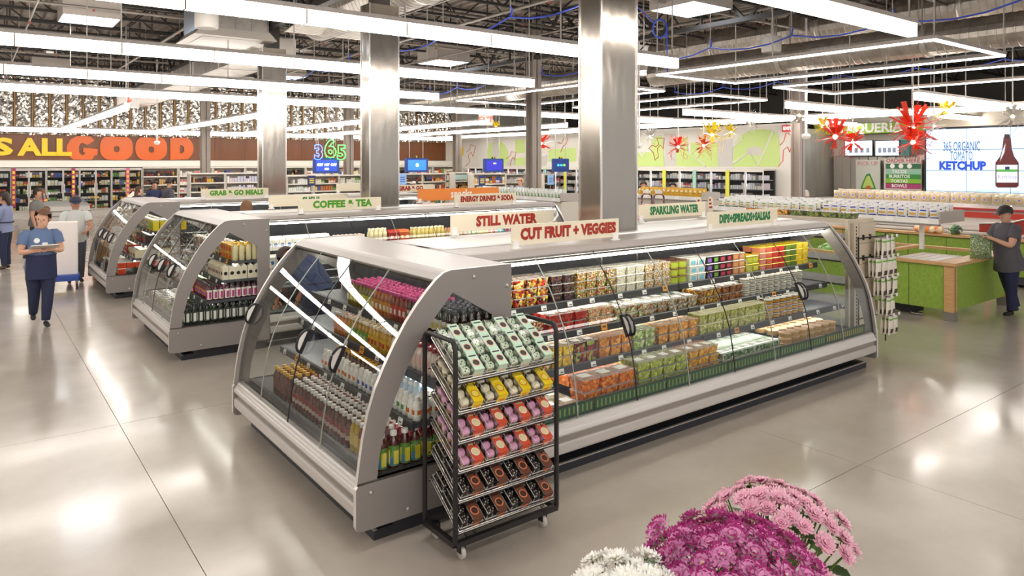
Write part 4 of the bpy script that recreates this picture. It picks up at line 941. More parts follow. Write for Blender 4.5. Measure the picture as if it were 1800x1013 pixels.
# right wall freezers below the mural: faces -x, so rz = -90 degrees
for k in range(14):
    ya = 14.75+1.5*(k+1)
    if ya > 35: break
    freezer('wall_freezer', 'freezer under the green mural, %s from the grey metal wall' % nth(k), XR-.75, ya, -R90, 1.49, 2.0, 'light', 120+k, 3 if 0 else 2, False, 'freezers under the mural', M('d9d4cc', .4))
for k in range(8):
    o = MB().box((-.03, 0, .3), (0, .16, 2.0), M('9fc8b4' if k % 2 else 'd8d84a', .5)).build('door_banner', None, (XR-.8, 16.2+k*1.5-.05, 0))
    tag(o, 'narrow %s banner between mural wall freezers, %s from the grey wall' % (('mint' if k % 2 else 'lime yellow'), nth(k)), 'banner', 'mural freezer banners')
# mural: flat painted shapes on the wall
MX = XR-.012
GR, GY2, WH, OR2 = M('c9e08c', .6), M('cfcbc6', .6), M('efece8', .6), M('c8552a', .5)
mu = tag(obj('mural', None), 'green, grey and white painted mural above the right wall freezers', 'mural')
def z3(X_, Y_): return (1100+X_/4.737, 100+Y_/4.737)
def z7(X_, Y_): return (700+X_/5.331, 230+Y_/5.331)
def mural(pts, m, conv, lift=0, name='painted_shape'):
    ps = [on_x(*conv(*p), MX) for p in pts]
    zlo = 2.13
    vs = [(MX-.004-lift, p.y, max(p.z, zlo)) for p in ps]
    MB().add(vs, [list(range(len(vs)))], m).build(name, mu)
def line(pts, m, conv, w=.05, X_=None, par=None, name='painted_line', close=False):
    ps = [on_x(*conv(*p), MX-.012) for p in pts]
    b = MB().tube([(MX-.012, p.y, p.z) for p in ps], w/2, m, 4, closed=close)
    b.build(name, par or mu)
mural([(95, 795), (215, 795), (213, 672), (302, 656), (322, 915), (95, 915)], GR, z3)
mural([(322, 640), (420, 640), (420, 915), (322, 915)], GY2, z3)
mural([(420, 672), (515, 672), (515, 800), (540, 800), (540, 715), (765, 715), (768, 915), (420, 915)], GR, z3)
mural([(768, 700), (890, 680), (885, 915), (768, 915)], GY2, z3)
mural([(885, 915), (905, 735), (960, 650), (1060, 608), (1150, 603), (1230, 612), (1265, 650), (1280, 720), (1280, 915)], GR, z3)
mural([(1003, 800), (1012, 765), (1060, 748), (1110, 750), (1135, 775), (1132, 815), (1065, 822), (1010, 815)], GY2, z3, .004)
line([(890, 890), (1032, 792), (1097, 912), (1228, 612)], WH, z3, .07)
line([(665, 915), (550, 805), (640, 735)], WH, z3, .07); line([(115, 795), (138, 830), (155, 790)], WH, z3, .07)
line([(885, 755), (980, 680), (965, 650)], WH, z3, .06)
line([(190, 762), (220, 735), (250, 750), (275, 728), (258, 678), (320, 678), (310, 765), (288, 735), (262, 765), (272, 832), (243, 862), (228, 795)], OR2, z3, .035, close=True)
mural([(575, 128), (600, 140), (615, 175), (608, 235), (572, 245)], M('f2c41c', .5), z7)
mural([(840, 290), (838, 180), (858, 120), (900, 95), (950, 92), (1000, 130), (1028, 200), (1032, 270), (1020, 340), (840, 340)], GR, z7)
mural([(888, 130), (892, 75), (940, 70), (938, 150), (955, 200), (935, 255), (890, 255), (878, 200)], GY2, z7, .004)
mural([(1097, 88), (1185, 80), (1188, 205), (1120, 210), (1097, 200)], GR, z7); mural([(1097, 255), (1188, 250), (1190, 345), (1097, 345)], GR, z7)
mural([(1410, 175), (1668, 160), (1668, 290), (1410, 290)], GR, z7); mural([(1200, 270), (1340, 270), (1340, 345), (1200, 345)], GR, z7)
mural([(1310, 250), (1400, 225), (1390, 345), (1320, 345)], GY2, z7, .004); mural([(1010, 300), (1095, 230), (1090, 345), (1015, 345)], GY2, z7, .004)
for pts in ([(640, 200), (665, 180), (680, 130), (725, 145), (700, 240), (685, 200), (655, 230), (670, 290), (630, 330)], [(1010, 265), (1050, 230), (1060, 195), (1105, 205), (1090, 270), (1070, 250), (1050, 330)], [(1490, 110), (1530, 120), (1550, 75), (1590, 75), (1570, 130), (1545, 140), (1522, 200)]):
    line(pts, OR2, z7, .03)
ga = tag(obj('painted_arrow', None), 'orange arrow outline painted where the mural meets the grey metal wall', 'mural')
pts = [on_y(*z3(a, b), 14.07) for a, b in [(1285, 735), (1317, 700), (1335, 630), (1400, 660), (1365, 795), (1348, 750), (1312, 775), (1308, 870), (1270, 912)]]
pts = [p for p in pts if p.x < 25.6]
MB().tube([(p.x, 14.07, p.z) for p in pts], .018, OR2, 4).build('painted_line', ga)
# ---------------- taqueria and video wall ----------------
TX = 25.55
def tbox(name, label, cat, x0, y0, x1, y1, m, depth=.06, XX=TX, group=None):
    a, b = on_x(x0, y1, XX), on_x(x1, y0, XX)
    o = MB().rbox((-depth, b.y, a.z), (0, a.y, max(b.z, a.z+.02)), .004, m).build(name, None, (XX, 0, 0)); tag(o, label, cat, group); return o, a, b
def wall_text(s, par, XX, px, py, size, m, off=0, xs=1.0, base=0):
    p = on_x(px, py, XX); me = text_mesh(s, size, m, off, .002, xs=xs); me.transform(Matrix.Rotation(-R90, 4, 'Z'))
    return obj('lettering', me, par, (-base, p.y, p.z))
o, a, b = tbox('taqueria_sign', 'green sign reading TAQUERIA in white capitals above the counter', 'sign', 1436, 213, 1631, 238, M('8fb722', .5, 0), .18, TX-.2)
wall_text('TAQUERÍA', o, TX-.2, 1532, 226, .44, WHITE, .014, 1.05, .185)
m_cm = M('b3aea6', .35, .6)
mw_ = tag(obj('ribbed_wall', None), 'ribbed grey metal wall behind the taqueria counter', 'wall panel')
for k in range(26):
    y = 14.0-k*.16; MB().box((TX-.02-(.04 if k % 2 else 0), y-.158, .3), (TX+.1, y, 2.55), m_cm).build('metal_rib', mw_)
SCR = M('dfe9f6', .3, 0, 1.3)
for k, (x0, x1) in enumerate(((1486, 1536), (1539, 1583))):
    o, a, b = tbox('menu_screen', 'taqueria menu screen, %s from the red lamp' % ('far one' if k == 0 else 'near one'), 'screen', x0, 246, x1, 275, M('1c1c1e', .4), .06, TX-.25, 'menu screens')
    MB().box((-.066, b.y+.03, a.z+.03), (-.06, a.y-.03, b.z-.03), SCR).build('display', o)
    for q in range(4):
        yy = b.y+.12+q*(a.y-b.y-.2)/4; MB().box((-.069, yy, a.z+.12), (-.066, yy+.12, a.z+.3), M('9fb0cc', .5)).build('print', o)
o, a, b = tbox('menu_board', 'ORDER HERE menu board with green and magenta bands listing tacos and burritos', 'sign', 1555, 279, 1621, 333, M('cfc6ba', .5), .05, TX-.3)
wall_text('ORDER HERE', o, TX-.3, 1588, 283, .17, M('a8506a', .5), .003, 1.1, .055)
for s, y0_, y1_, c in (('', 288, 297, '2f6a44'), ('TACOS', 298, 306, '8fbfa4'), ('BURRITOS', 307, 314, '2f8a3a'), ('TORTAS', 315, 322.5, '7fb82c'), ('BOWLS', 323, 331, 'a8386a')):
    p, q = on_x(1557, y1_, TX-.35), on_x(1619, y0_, TX-.35)
    MB().box((-.054, q.y, p.z), (-.05, p.y, q.z), M(c, .5)).build('band', o)
    if s: wall_text(s, o, TX-.3, 1582, (y0_+y1_)/2, .15, WHITE, .003, 1, .057)
    else:
        for k in range(3): MB().lathe([(.001, 0), (.08, .002)], WHITE, 12, Matrix.Translation((-.055, on_x(1570+k*15, 292, TX-.3).y, on_x(1570, 292, TX-.3).z)) @ Matrix.Rotation(-R90, 4, 'Y')).build('print', o)
o, a, b = tbox('pickup_panel', 'clear pick up panel with a cut avocado picture', 'sign', 1505, 281, 1548, 333, M('c4c6bc', .3), .03, TX-.3)
wall_text('PICK UP', o, TX-.3, 1526, 288, .2, M('c8808a', .5), .002, 1, .034)
def onp(px, py): p = on_x(px, py, TX-.3); return (p.y, p.z)
def decal(pts, m, par, lift, name='print'):
    MB().add([(-lift, *onp(*p)) for p in pts], [list(range(len(pts)))], m).build(name, par)
av = [(1524, 306), (1530, 305), (1533, 312), (1537, 322), (1541, 333), (1513, 333), (1517, 321), (1521, 312)]
decal(av, M('3f8a34', .5), o, .034); decal([(1527+(p[0]-1527)*.72, 322+(p[1]-322)*.75) for p in av], M('b8cf6a', .5), o, .036); decal([(1522, 333), (1523, 328), (1528, 326), (1532, 328), (1533, 333)], M('b8683a', .5), o, .038)
o, a, b = tbox('teal_panel', 'small teal panel beside the menu screens, behind the red lamp', 'panel', 1584, 246, 1600, 275, M('1f7a78', .5), .05, TX-.25)
# counter and front fascia of the taqueria
o = MB().box((24.2, 11.0, 0), (24.9, 13.8, 1.0), M('d0c8bc', .5)).box((24.1, 10.9, 1.0), (24.95, 13.9, 1.05), M('e6e0d6', .4)).build('service_counter'); tag(o, 'pale taqueria service counter behind the bread shelves', 'counter')
# video wall
VX = 25.0
p0, p1 = on_x(1628, 228, VX), on_x(1699, 263, VX); pw, ph = p0.y-p1.y, p0.z-p1.z-.0
ph = on_x(1640, 228.5, VX).z-on_x(1640, 264.5, VX).z
vw = thing('video_wall', 'wall of pale blue screens showing a ketchup bottle advertisement', 'screen wall', (VX, p0.y, p0.z))
MB().box((.0, -3*pw-.05, -4*ph-.05), (.15, .05, .05), M('2a2c30', .5)).build('housing', vw)
BLUE = M('bcd6f4', .3, 0, .95)
for i in range(3):
    for j in range(4):
        MB().box((-.01, -(i+1)*pw+.008, -(j+1)*ph+.008), (.0, -i*pw-.008, -j*ph-.008), BLUE).build('screen_panel', vw)
def vtext(s, px, py, size, m, off, xs):
    p = on_x(px, py, VX); me = text_mesh(s, size, m, off, .001, xs=xs); me.transform(Matrix.Rotation(-R90, 4, 'Z')); obj('lettering', me, vw, (-.014, p.y-p0.y, p.z-p0.z))
INK = M('3d5a9a', .5, 0, .4); INK2 = M('1f46c8', .5, 0, .5)
vtext('365 ORGANIC', 1690, 258, .42, INK, .003, .40); vtext('TOMATO', 1690, 275, .42, INK, .0, .36); vtext('KETCHUP', 1691, 292, .35, INK2, .02, .86)
def vdecal(pts, m, lift, name='print'):
    ps = [on_x(*p, VX) for p in pts]; MB().add([(-lift, p.y-p0.y, p.z-p0.z) for p in ps], [list(range(len(ps)))], m).build(name, vw)
KET = M('5a1a1c', .4, 0, .35)
bt = [(1764, 242), (1777, 242), (1779, 262), (1783, 275), (1791, 286), (1791, 327), (1787, 330), (1754, 330), (1750, 327), (1750, 286), (1758, 275), (1762, 262)]
vdecal(bt, KET, .013); vdecal([(1766, 236), (1775, 236), (1776, 243), (1765, 243)], M('2f1416', .4, 0, .2), .014)
vdecal([(1752, 290), (1789, 290), (1789, 321), (1752, 321)], M('d9dde2', .4, 0, .7), .015); vdecal([(1752, 298), (1789, 298), (1789, 302), (1752, 302)], M('3f9a3a', .4, 0, .6), .017)
vdecal([(1767, 293), (1775, 293), (1775, 298), (1767, 298)], M('2a2f6a', .4, 0, .4), .018); vtext('Ketchup', 1771, 311, .17, M('6a6a9a', .4, 0, .4), .0, .9)
vdecal([(1762, 266), (1768, 252), (1766, 268), (1758, 284)], M('d8d0d4', .4, 0, .7), .016)
o = MB().box((VX-.02, p0.y-3*pw-.1, p0.z+.06), (VX+.3, p0.y+.05, p0.z+.75), M('d8cdbc', .6)).build('fascia'); tag(o, 'beige fascia band above the ketchup screens', 'panel')
o = MB().box((VX-.01, p0.y-3*pw-.1, 0), (VX+.3, p0.y+.05, p0.z-4*ph-.06), M('cbc2b4', .6)).build('screen_base'); tag(o, 'beige base wall below the ketchup screens', 'panel')
# hanging blue screens over the checkouts
def tv(px0, px1, py0, py1, Y, lab, col, neon=False):
    a, b = on_y(px0, py1, Y), on_y(px1, py0, Y); w, h = b.x-a.x, b.z-a.z
    t = thing('hanging_screen', lab, 'screen', (a.x, Y, a.z), 0, 'blue framed hanging screens')
    MB().rbox((0, 0, 0), (w, .12, h), .03, M('24448c', .4)).build('frame', t)
    MB().box((w*.1, -.006, h*.14), (w*.9, 0, h*.86), M(col, .3, 0, 1.1)).build('display', t)
    MB().box((w*.42, .03, h), (w*.58, .09, h+.07), M('2a2c34', .4)).lathe([(.03, 0), (.05, .05), (.02, .09)], M('d8c030', .4), 10, Matrix.Translation((w/2, .06, h))).build('hook', t)
    for x in (w*.2, w*.8): MB().box((x-.008, .06, h), (x+.008, .076, 6.2-a.z), CABLE).build('cable', t)
    return t, w, h
t, w, h = tv(551, 597, 278, 305, 27.0, 'blue framed hanging screen offering a discount under the neon numbers', '1f3fae')
obj('lettering', text_mesh('GET 10% OFF', h*.22, M('f0f0ff', .4, 0, 1), .006, .002, xs=1.05), t, (w*.5, -.012, h*.55))
MB().box((w*.42, -.012, h*.22), (w*.58, -.006, h*.36), M('e8e4ff', .4, 0, 1)).build('print', t)
t, w, h = tv(713, 753, 278, 303, 25.0, 'blue framed hanging screen right of the middle steel column', '2f74dc')
MB().lathe([(.001, 0), (h*.14, 0), (h*.14, .004)], M('a8d8f0', .4, 0, 1), 14, Matrix.Translation((w*.5, -.012, h*.5)) @ Matrix.Rotation(PI/2, 4, 'X')).build('print', t)
t, w, h = tv(851, 886, 279, 303, 23.5, 'blue framed hanging screen with violet display, by the grey post', '2a2a9e')
MB().box((w*.45, -.012, h*.6), (w*.6, -.006, h*.7), M('d8d060', .4, 0, 1)).build('print', t)
t, w, h = tv(972, 1001, 279, 302, 23.0, 'blue framed hanging screen nearest the widest column', '1a2a60')
for k, c in enumerate(('3fb0e8', '3fb0e8', '8fd04a')): MB().box((w*(.25+k*.18), -.012, h*.42), (w*(.38+k*.18), -.006, h*.58), M(c, .4, 0, 1)).build('print', t)
ns = thing('neon_sign', 'blue and green neon number sign above the discount screen', 'neon sign', (on_y(552, 280, 26.9).x, 26.9, on_y(552, 279, 26.9).z))
def neon(ch, x, z, size, col):
    cu = bpy.data.curves.new('neon', 'FONT'); cu.body = ch; cu.size = size; cu.offset = .03; cu.fill_mode = 'NONE'; cu.bevel_depth = .014; cu.bevel_resolution = 1; cu.resolution_u = 3
    me = evaluated(bpy.data.objects.new('neon_tube', cu))
    me.transform(Matrix.Rotation(PI/2, 4, 'X')); me.materials.clear(); me.materials.append(M(col, .4, 0, 5)); obj('neon_tube', me, ns, (x, 0, z))
neon('3', 0, 0, .75, '4a6aff'); neon('6', .42, .08, .98, '4aff5a'); neon('5', .95, 0, .75, '4aff5a')
for x in (.1, .9): MB().box((x-.006, .02, .5), (x+.006, .032, 6.2-ns.location.z), CABLE).build('cable', ns)
# small blue aisle blades
for k, (px, py, Y, c, lab) in enumerate(((617, 318, 25.5, '232a5e', 'dark blue square aisle sign under the discount screen'), (708, 316, 22.0, '8ab0e0', 'pale blue aisle blade beside the middle steel column'), (849, 318, 22.0, '1f2a66', 'dark blue aisle blade left of the candy shelf'), (970, 316, 21.5, '8ab0e0', 'pale blue aisle blade by the dark bottle shelf'))):
    if k == 0: px = 548
    a = on_y(px-7, py+9, Y); w = .3
    t = thing('aisle_blade', lab, 'sign', (a.x, Y, a.z), 0, 'aisle blades'); MB().rbox((0, 0, 0), (w, .03, .38), .008, M(c, .5)).build('board', t)
    for q in (.1, .17, .24): MB().box((.06, -.004, q), (w-.06, 0, q+.03), M('e8d860' if c[0] in '12' else '3a5a9a', .5)).build('print', t)
    MB().box((w/2-.01, .01, -a.z), (w/2+.01, .025, 0), CABLE).build('pole', t)
# ---------------- produce area on the right ----------------
WOOD = noise_mat('oak_edge', [(.3, 'c99b62'), (.7, 'dcb47e')], 6, .45, 0, (1, 1, 8))
def leafpat():
    m, nt, b = nodes('green_leaf_print'); L = nt.links.new
    v = nt.nodes.new('ShaderNodeTexVoronoi'); v.feature = 'DISTANCE_TO_EDGE'; v.inputs['Scale'].default_value = 15
    L(coords(nt, (1, 1, .6)), v.inputs['Vector'])
    r = ramp(nt, [(.0, '9cb84e'), (.1, '8eae40'), (1, '87a83a')]); L(v.outputs[0], r.inputs[0]); L(r.outputs[0], b.inputs['Base Color']); b.inputs['Roughness'].default_value = .5
    return m
LEAF = leafpat()
WHT = M('e9e6e1', .4)
# island produce table, corner leg nearest the camera
tx, ty = 11.29, 4.40
t = thing('produce_table', 'green printed produce table with oak rim and wooden corner leg, in front of the worker', 'table', (tx, ty, 0))
TW, TD = 2.1, 4.6
MB().box((.02, .14, .15), (.05, .62, .79), LEAF).build('side_panel', t)
for k in range(5): MB().box((.02, .63+k*.78, .15), (.05, .63+k*.78+.77, .79), LEAF).build('side_panel', t)
MB().box((.14, .02, .15), (TW-.1, .05, .79), LEAF).build('end_panel', t)
def leg(x, y):
    l = MB().box((x, y, .1), (x+.13, y+.13, .8), WOOD).build('leg', t)
    MB().box((x-.003, y-.003, 0), (x+.133, y+.133, .13), M('a39d95', .35, .6)).build('metal_foot', l)
    MB().box((x+.05, y-.004, .13), (x+.06, y, .79), M('6a5238', .5)).build('groove', l)
leg(0, 0); leg(TW-.13, 0); leg(0, TD-.13); leg(TW-.13, TD-.13)
for n, a, b in (('rim_front', (-.04, -.04, .8), (.06, TD, .845)), ('rim_end', (.06, -.04, .8), (TW, .24, .845)), ('rim_back', (TW-.06, .24, .8), (TW+.02, TD, .845)), ('rim_cross', (.06, 1.35, .8), (TW-.06, 1.45, .845))):
    MB().box(a, b, WOOD).build(n, t)
MB().box((.06, .24, .55), (TW-.06, TD-.1, .6), M('dcdad7', .4)).build('well', t)
for k in range(6):
    tr = MB().box((.1, .3+k*.165, .70), (TW-.12, .44+k*.165, .73), M('e9e7e4', .35)).build('display_tray', t)
tag(MB().box((11.45, 5.0, .02), (11.75, 5.3, .14), BLACK).build('cable_box', None), 'black box under the green produce table', 'box')
tag(MB().tube([(11.5+.12*math.cos(a), 5.15+.12*math.sin(a)-.2, .02) for a in [k*.5 for k in range(9)]], .006, M('c9c5bf', .4)).build('cable', None), 'pale cable loop on the floor under the produce table', 'cable')
# shelf over the table holding bags, on white posts
def bag_shelf(name, label, x, y0, y1, z, w, deep, base=None, posts=True):
    s = thing(name, label, 'shelf', (x, y0, z))
    MB().prism([(0, -.05), (0, 0), (deep, .10), (deep, .05)], 'y', 0, y1-y0, WHT).build('deck', s)
    MB().box((-.03, 0, -.06), (0, y1-y0, .03), M('f4f1ec', .35)).build('price_channel', s)
    MB().box((-.03, 0, -.09), (.05, y1-y0, -.06), M('8f8a84', .4)).build('lower_lip', s)
    for k in range(int((y1-y0)/.55)): MB().box((-.036, .15+k*.55, -.05), (-.03, .27+k*.55, .015), M('ffffff', .5)).build('price_card', s)
    if posts:
        for yy in (.45, y1-y0-.45): MB().box((deep*.45, yy-.03, (base or 0)-z), (deep*.45+.06, yy+.03, -.0), WHT).build('post', s)
    MB().box((-.01, -.02, -.05), (deep, 0, .14), M('b9b3ac', .4)).build('end_plate', s)
    return s
bag_shelf('bag_shelf', 'white sloped shelf over the green table, full of white snack bags', 12.3, 5.0, 9.4, 1.37, 0, .9, .845)
def pillow(name, w, h, d, body, marks=(), cat='bag'):
    """upright filled pouch with crimped ends; marks = (material, z0, z1, half width)"""
    m = MB(); nu, nv = 6, 6; vs = []
    for side in (-1, 1):
        for j in range(nv+1):
            for i in range(nu+1):
                u, v = i/nu*2-1, j/nv*2-1
                t_ = max(0, (1-abs(u)**3)*(1-abs(v)**2.4))
                vs.append((side*d/2*t_**.6, u*w/2*(1-.06*(1-v*v)), (v+1)*h/2))
    n = (nu+1)*(nv+1); fs = []
    for s in (0, 1):
        for j in range(nv):
            for i in range(nu):
                a = s*n+j*(nu+1)+i; q = [a, a+1, a+nu+2, a+nu+1]; fs.append(q if s else q[::-1])
    m.add(vs, fs, body, True)
    parts = []
    if marks:
        p = MB()
        for mm, z0, z1, hw in marks:
            for side in (-1,):
                g = []
                for zz in (z0, z1):
                    for k in range(5):
                        u = (-1+k*.5)*hw; v = zz*2-1; t_ = max(0, (1-abs(u)**3)*(1-abs(v)**2.4)); g.append((side*(d/2*t_**.6+.004), u*w/2, zz*h))
                p.add(g, [[k, k+1, k+6, k+5] if side > 0 else [k+1, k, k+5, k+6] for k in range(4)], mm, True)
        parts = [('print', p.mesh('print'))]
    return (name, m.mesh(name), cat, parts)
def bag_row(pr, x, y0, y1, z, pitch, rows, dx, dz, lab, ref, grp, tilt=.12, rz=0, lean=.08):
    n = int((y1-y0)/pitch)
    for k in range(rows):
        for i in range(n):
            o = put(pr, (x+k*dx, y0+(i+.5)*pitch+rnd.uniform(-.01, .01), z+k*dz), 0, '%s, %s from %s%s' % (lab, nth(i), ref, ', %s row' % nth(k) if rows > 1 else ''), grp)
            o.rotation_euler = (rnd.uniform(-lean, lean), tilt+rnd.uniform(-.05, .05), rz+rnd.uniform(-.15, .15))
W1, W2, W3 = M('ece9e4', .3, 0, 0, coat=.5), M('2a3fa8', .4), M('d9b04a', .45)
pb1 = pillow('snack_bag', .165, .17, .1, W1, ((W2, .02, .14, .8), (M('3a48b0', .4), .68, .8, .55), (W3, .3, .5, .6)))
pb2 = pillow('snack_bag', .165, .17, .1, W1, ((M('4a6a3a', .4), .02, .16, .85), (M('8ab06a', .4), .58, .72, .45), (W3, .3, .46, .4)))
bag_row(pb1, 12.37, 5.02, 7.1, 1.385, .165, 4, .17, .022, 'white snack bag with blue band', 'the shelf end', 'white bags with blue bands')
bag_row(pb2, 12.37, 7.12, 9.35, 1.385, .165, 4, .17, .022, 'white snack bag with green print', 'the blue-band bags', 'white bags with green print')
# flat salad trays below that shelf and on the gondola top
st = T(['4a6a34', '6f7f3a', '3a5228', '8a8a4a'], w=.2, d=.16, h=.07, name='leaf_tray', sc=40)
ct = T(['c8842c', 'd99a3a', '4a6a34', 'b86a2a'], w=.2, d=.16, h=.07, name='squash_tray', sc=40)
# beige gondola at the end of the nearest island with hanging bags
g = thing('end_gondola', 'beige slotted shelving end with black clips between the island and the produce table', 'shelf', (8.2, 4.3, 0))
BG = M('cdbfa9', .5)
MB().box((.0, .02, .1), (.04, .06, 1.58), BG).box((.1, .0, .1), (.2, .05, 1.58), BG).build('upright', g)
sl = MB()
for k in range(34): sl.box((.135, -.003, .2+k*.04), (.15, .0, .222+k*.04), M('2a2622', .6))
tag(sl.build('slots', g), kind='stuff')
for k in range(6): MB().box((.22, .0, .12+k*.243), (.6, .03, .12+k*.243+.238), BG).build('end_panel', g)
for k in (2, 4, 5):
    for x in (.28, .44): MB().box((x, -.02, .16+k*.243), (x+.02, .0, .22+k*.243), BLACK).build('clip', g)
    MB().box((.3, -.012, .18+k*.243), (.44, -.004, .2+k*.243), M('b9ab95', .5)).build('link_bar', g)
for k in range(5): MB().box((.04, .05, .3+k*.27), (.6, 1.5, .32+k*.27), M('4a443e', .5)).build('shelf_board', g)
MB().box((.0, .03, 1.58), (.62, 1.6, 1.62), BG).build('top_board', g)
MB().box((.02, 1.5, .1), (.6, 1.54, 1.58), BG).build('back_panel', g)
MB().box((.0, .02, 0), (.6, 1.54, .1), M('a89a86', .5)).build('base', g)
for i in range(7): put(ct if i > 3 else st, (8.5, 4.48+i*.215, 1.622), R90*0, 'clear %s tray on top of the beige gondola, %s from its front' % ('squash' if i > 3 else 'salad leaf', nth(i)), 'trays on the beige gondola')
hb = pillow('hanging_bag', .12, .225, .035, M('e6dfd0', .4), ((M('6fae3a', .4), .78, .86, .95), (M('4a3a34', .5), .08, .32, .55)))
pegm = MB().tube([(0, 0, 0), (0, -.16, 0), (0, -.17, .015)], .004, M('2c2a2a', .4), 5).mesh('peg')
cardm = MB().box((-.022, -.004, -.018), (.022, 0, .018), M('f4f2f0', .5)).mesh('card')
pf = thing('peg_rack', 'black wire peg rack on the beige gondola carrying hanging bags', 'rack', (8.35, 4.29, 0))
for zz in (1.40, 1.165, .925, .685, .45): MB().bar((-.02, -.012, zz), (.68, -.012, zz), .012, .012, BLACK).build('cross_bar', pf)
for xx in (0, .66): MB().bar((xx, -.012, .1), (xx, -.012, 1.42), .012, .012, BLACK).build('upright', pf)
rows = ((1.40, (.33, .45, .57)), (1.165, (.2, .36, .48, .6)), (.925, (.33, .46, .6)), (.685, (.44, .57)), (.45, (.5, .63)))
for r, (zz, xs_) in enumerate(rows):
    for c, xx in enumerate(xs_):
        pg = obj('peg', pegm, pf, (xx, -.015, zz)); obj('price_card', cardm, pg, (0, -.172, .02))
        for q in range(3):
            o = put(hb, (8.35+xx+rnd.uniform(-.006, .006), 4.235-q*.045, zz-.228), 0, 'cream hanging bag with green band, %s peg row down, %s from island, %s deep' % (nth(r), nth(c), nth(q)), 'hanging bags on the peg rack')
            o.rotation_euler = (0, rnd.uniform(-.06, .06), R90+rnd.uniform(-.12, .12))
# goods lying on the table
mesh_bag = M('7d9264', .6)
# second counter further right, green front, and refrigerated bins
c = thing('produce_counter', 'second green printed counter with oak ledge behind the produce table', 'counter', (15.3, 2.5, 0))
for k in range(9): MB().box((0, k*.72, .2), (.03, k*.72+.71, .82), LEAF).build('front_panel', c)
for k in (0, 4, 8): MB().box((-.01, k*.72-.06, .1), (.04, k*.72+.06, .82), WOOD).build('leg', c)
MB().box((-.04, -.02, .84), (.2, 6.5, .885), WOOD).build('ledge', c)
MB().box((.03, 0, .05), (1.3, 6.45, .2), M('4a4a52', .5)).build('plinth', c)
MB().box((.2, 0, .6), (1.3, 6.45, .8), M('e8e6e2', .35)).build('bin', c)
MB().box((1.0, 0, .8), (1.3, 6.45, 1.18), M('e6e2dd', .4)).build('riser', c)
for k in range(3): MB().box((.22+k*.26, .05, .82+k*.06), (.44+k*.26, 6.4, .86+k*.06), M('d8d4cc', .4)).build('step_shelf', c)
MB().box((.93, 0, 1.18), (.99, 6.45, 1.29), M('b8362c', .45)).build('red_band', c)
rf = thing('red_fascia', 'red curved fascia panel behind the worker, above the second counter', 'panel', (15.25, 3.6, .98))
pts = [(0, 0), (0, .16), (.5, .2), (.9, .34), (1.3, .40), (1.7, .34), (1.7, 0)]
MB().prism([(-q[0]+1.9, q[1]) for q in pts], 'x', 0, .05, M('b03a2e', .4)).build('panel', rf); MB().tube([(-.01, -q[0]+1.9, q[1]) for q in pts[1:6]], .016, M('c9c4be', .3, .6)).build('trim', rf)
for k in range(9): MB().lathe([(.001, 0), (.018, .004)], M('e8e6e4', .4), 8, Matrix.Translation((-.004, .45+k*.1, .3-abs(k-4)*.012)) @ Matrix.Rotation(-R90, 4, 'Y')).build('stud', rf)
# round loaf bags on the far shelf
bag_shelf('bread_shelf', 'white shelf of round yellow labelled bags in front of the taqueria and ketchup screens', 16.75, 2.2, 9.3, 1.40, 0, .8)
rb = pillow('loaf_bag', .21, .21, .14, M('d8cfb8', .3, 0, 0, coat=.6))
disc = MB().lathe([(.001, .002), (.062, .0), (.066, -.003)], M('e0b03a', .45), 16, cap=False).lathe([(.001, .0035), (.046, .0028)], M('dcdce8', .45), 14, cap=False).lathe([(.001, .0045), (.03, .004)], M('9a92c0', .5), 10, cap=False)
dm = disc.mesh('round_label'); dm.transform(Matrix.Translation((-.068, 0, .095)) @ Matrix.Rotation(-R90, 4, 'Y'))
rb = (rb[0], rb[1], rb[2], [('round_label', dm)])
bag_row(rb, 16.86, 2.25, 9.25, 1.415, .20, 2, .2, .03, 'loaf bag with round yellow label', 'the near shelf end', 'loaf bags with round labels', .15)
tag(MB().box((16.70, 2.2, 1.30), (16.72, 9.3, 1.345), M('b03a34', .5)).build('red_strip'), 'red strip along the front of the bread shelf', 'trim strip')
# tilted clear panel at the near end of the bread shelf
cp = tag(MB().box((0, -.4, 0), (.012, .4, .35), PANELGLASS).build('sneeze_guard', None, (16.6, 5.6, 1.42)), 'tilted clear guard panel over the round labelled bags', 'guard'); cp.rotation_euler = (0, -.45, 0)
# yellow bag shelf and herb shelf behind the islands
bag_shelf('bag_shelf', 'white shelf of yellow bags behind the sparkling water sign', 14.55, 11.4, 13.8, 1.40, 0, .7)
yb = pillow('yellow_bag', .15, .2, .09, M('d9a82a', .4), ((M('b8742a', .5), .0, .5, .5), (M('f0e0b0', .5), .55, .8, .5)))
bag_row(yb, 14.64, 11.45, 13.7, 1.415, .145, 2, .16, .02, 'golden yellow bag', 'the near shelf end', 'yellow bags')
bag_shelf('herb_shelf', 'white shelf of herb packs beside the grey steel post', 11.2, 12.9, 16.6, 1.42, 0, .7)
hp = pillow('herb_pack', .12, .19, .06, M('dfe3dd', .3, 0, 0, coat=.5), ((M('6f9a3a', .5), .1, .5, .3), (M('2a2a2a', .5), .02, .1, .8)))
bag_row(hp, 11.28, 12.95, 16.5, 1.435, .13, 2, .13, .02, 'clear herb pack with green sprig', 'the near shelf end', 'herb packs')
MB2 = tag(MB().box((11.22, 12.9, 0), (12.0, 16.6, 1.36), M('d9d2c6', .5)).build('herb_stand'), 'beige stand under the herb packs, topped by small pots', 'stand')
tag(MB().box((14.6, 11.4, 0), (15.3, 13.8, 1.33), M('c9c2b6', .5)).build('bag_stand'), 'grey beige stand below the yellow bags', 'stand')
tag(MB().box((16.8, 2.2, 0), (17.6, 9.3, 1.33), M('d5cfc6', .5)).build('bread_stand'), 'pale stand below the bread shelf', 'stand')
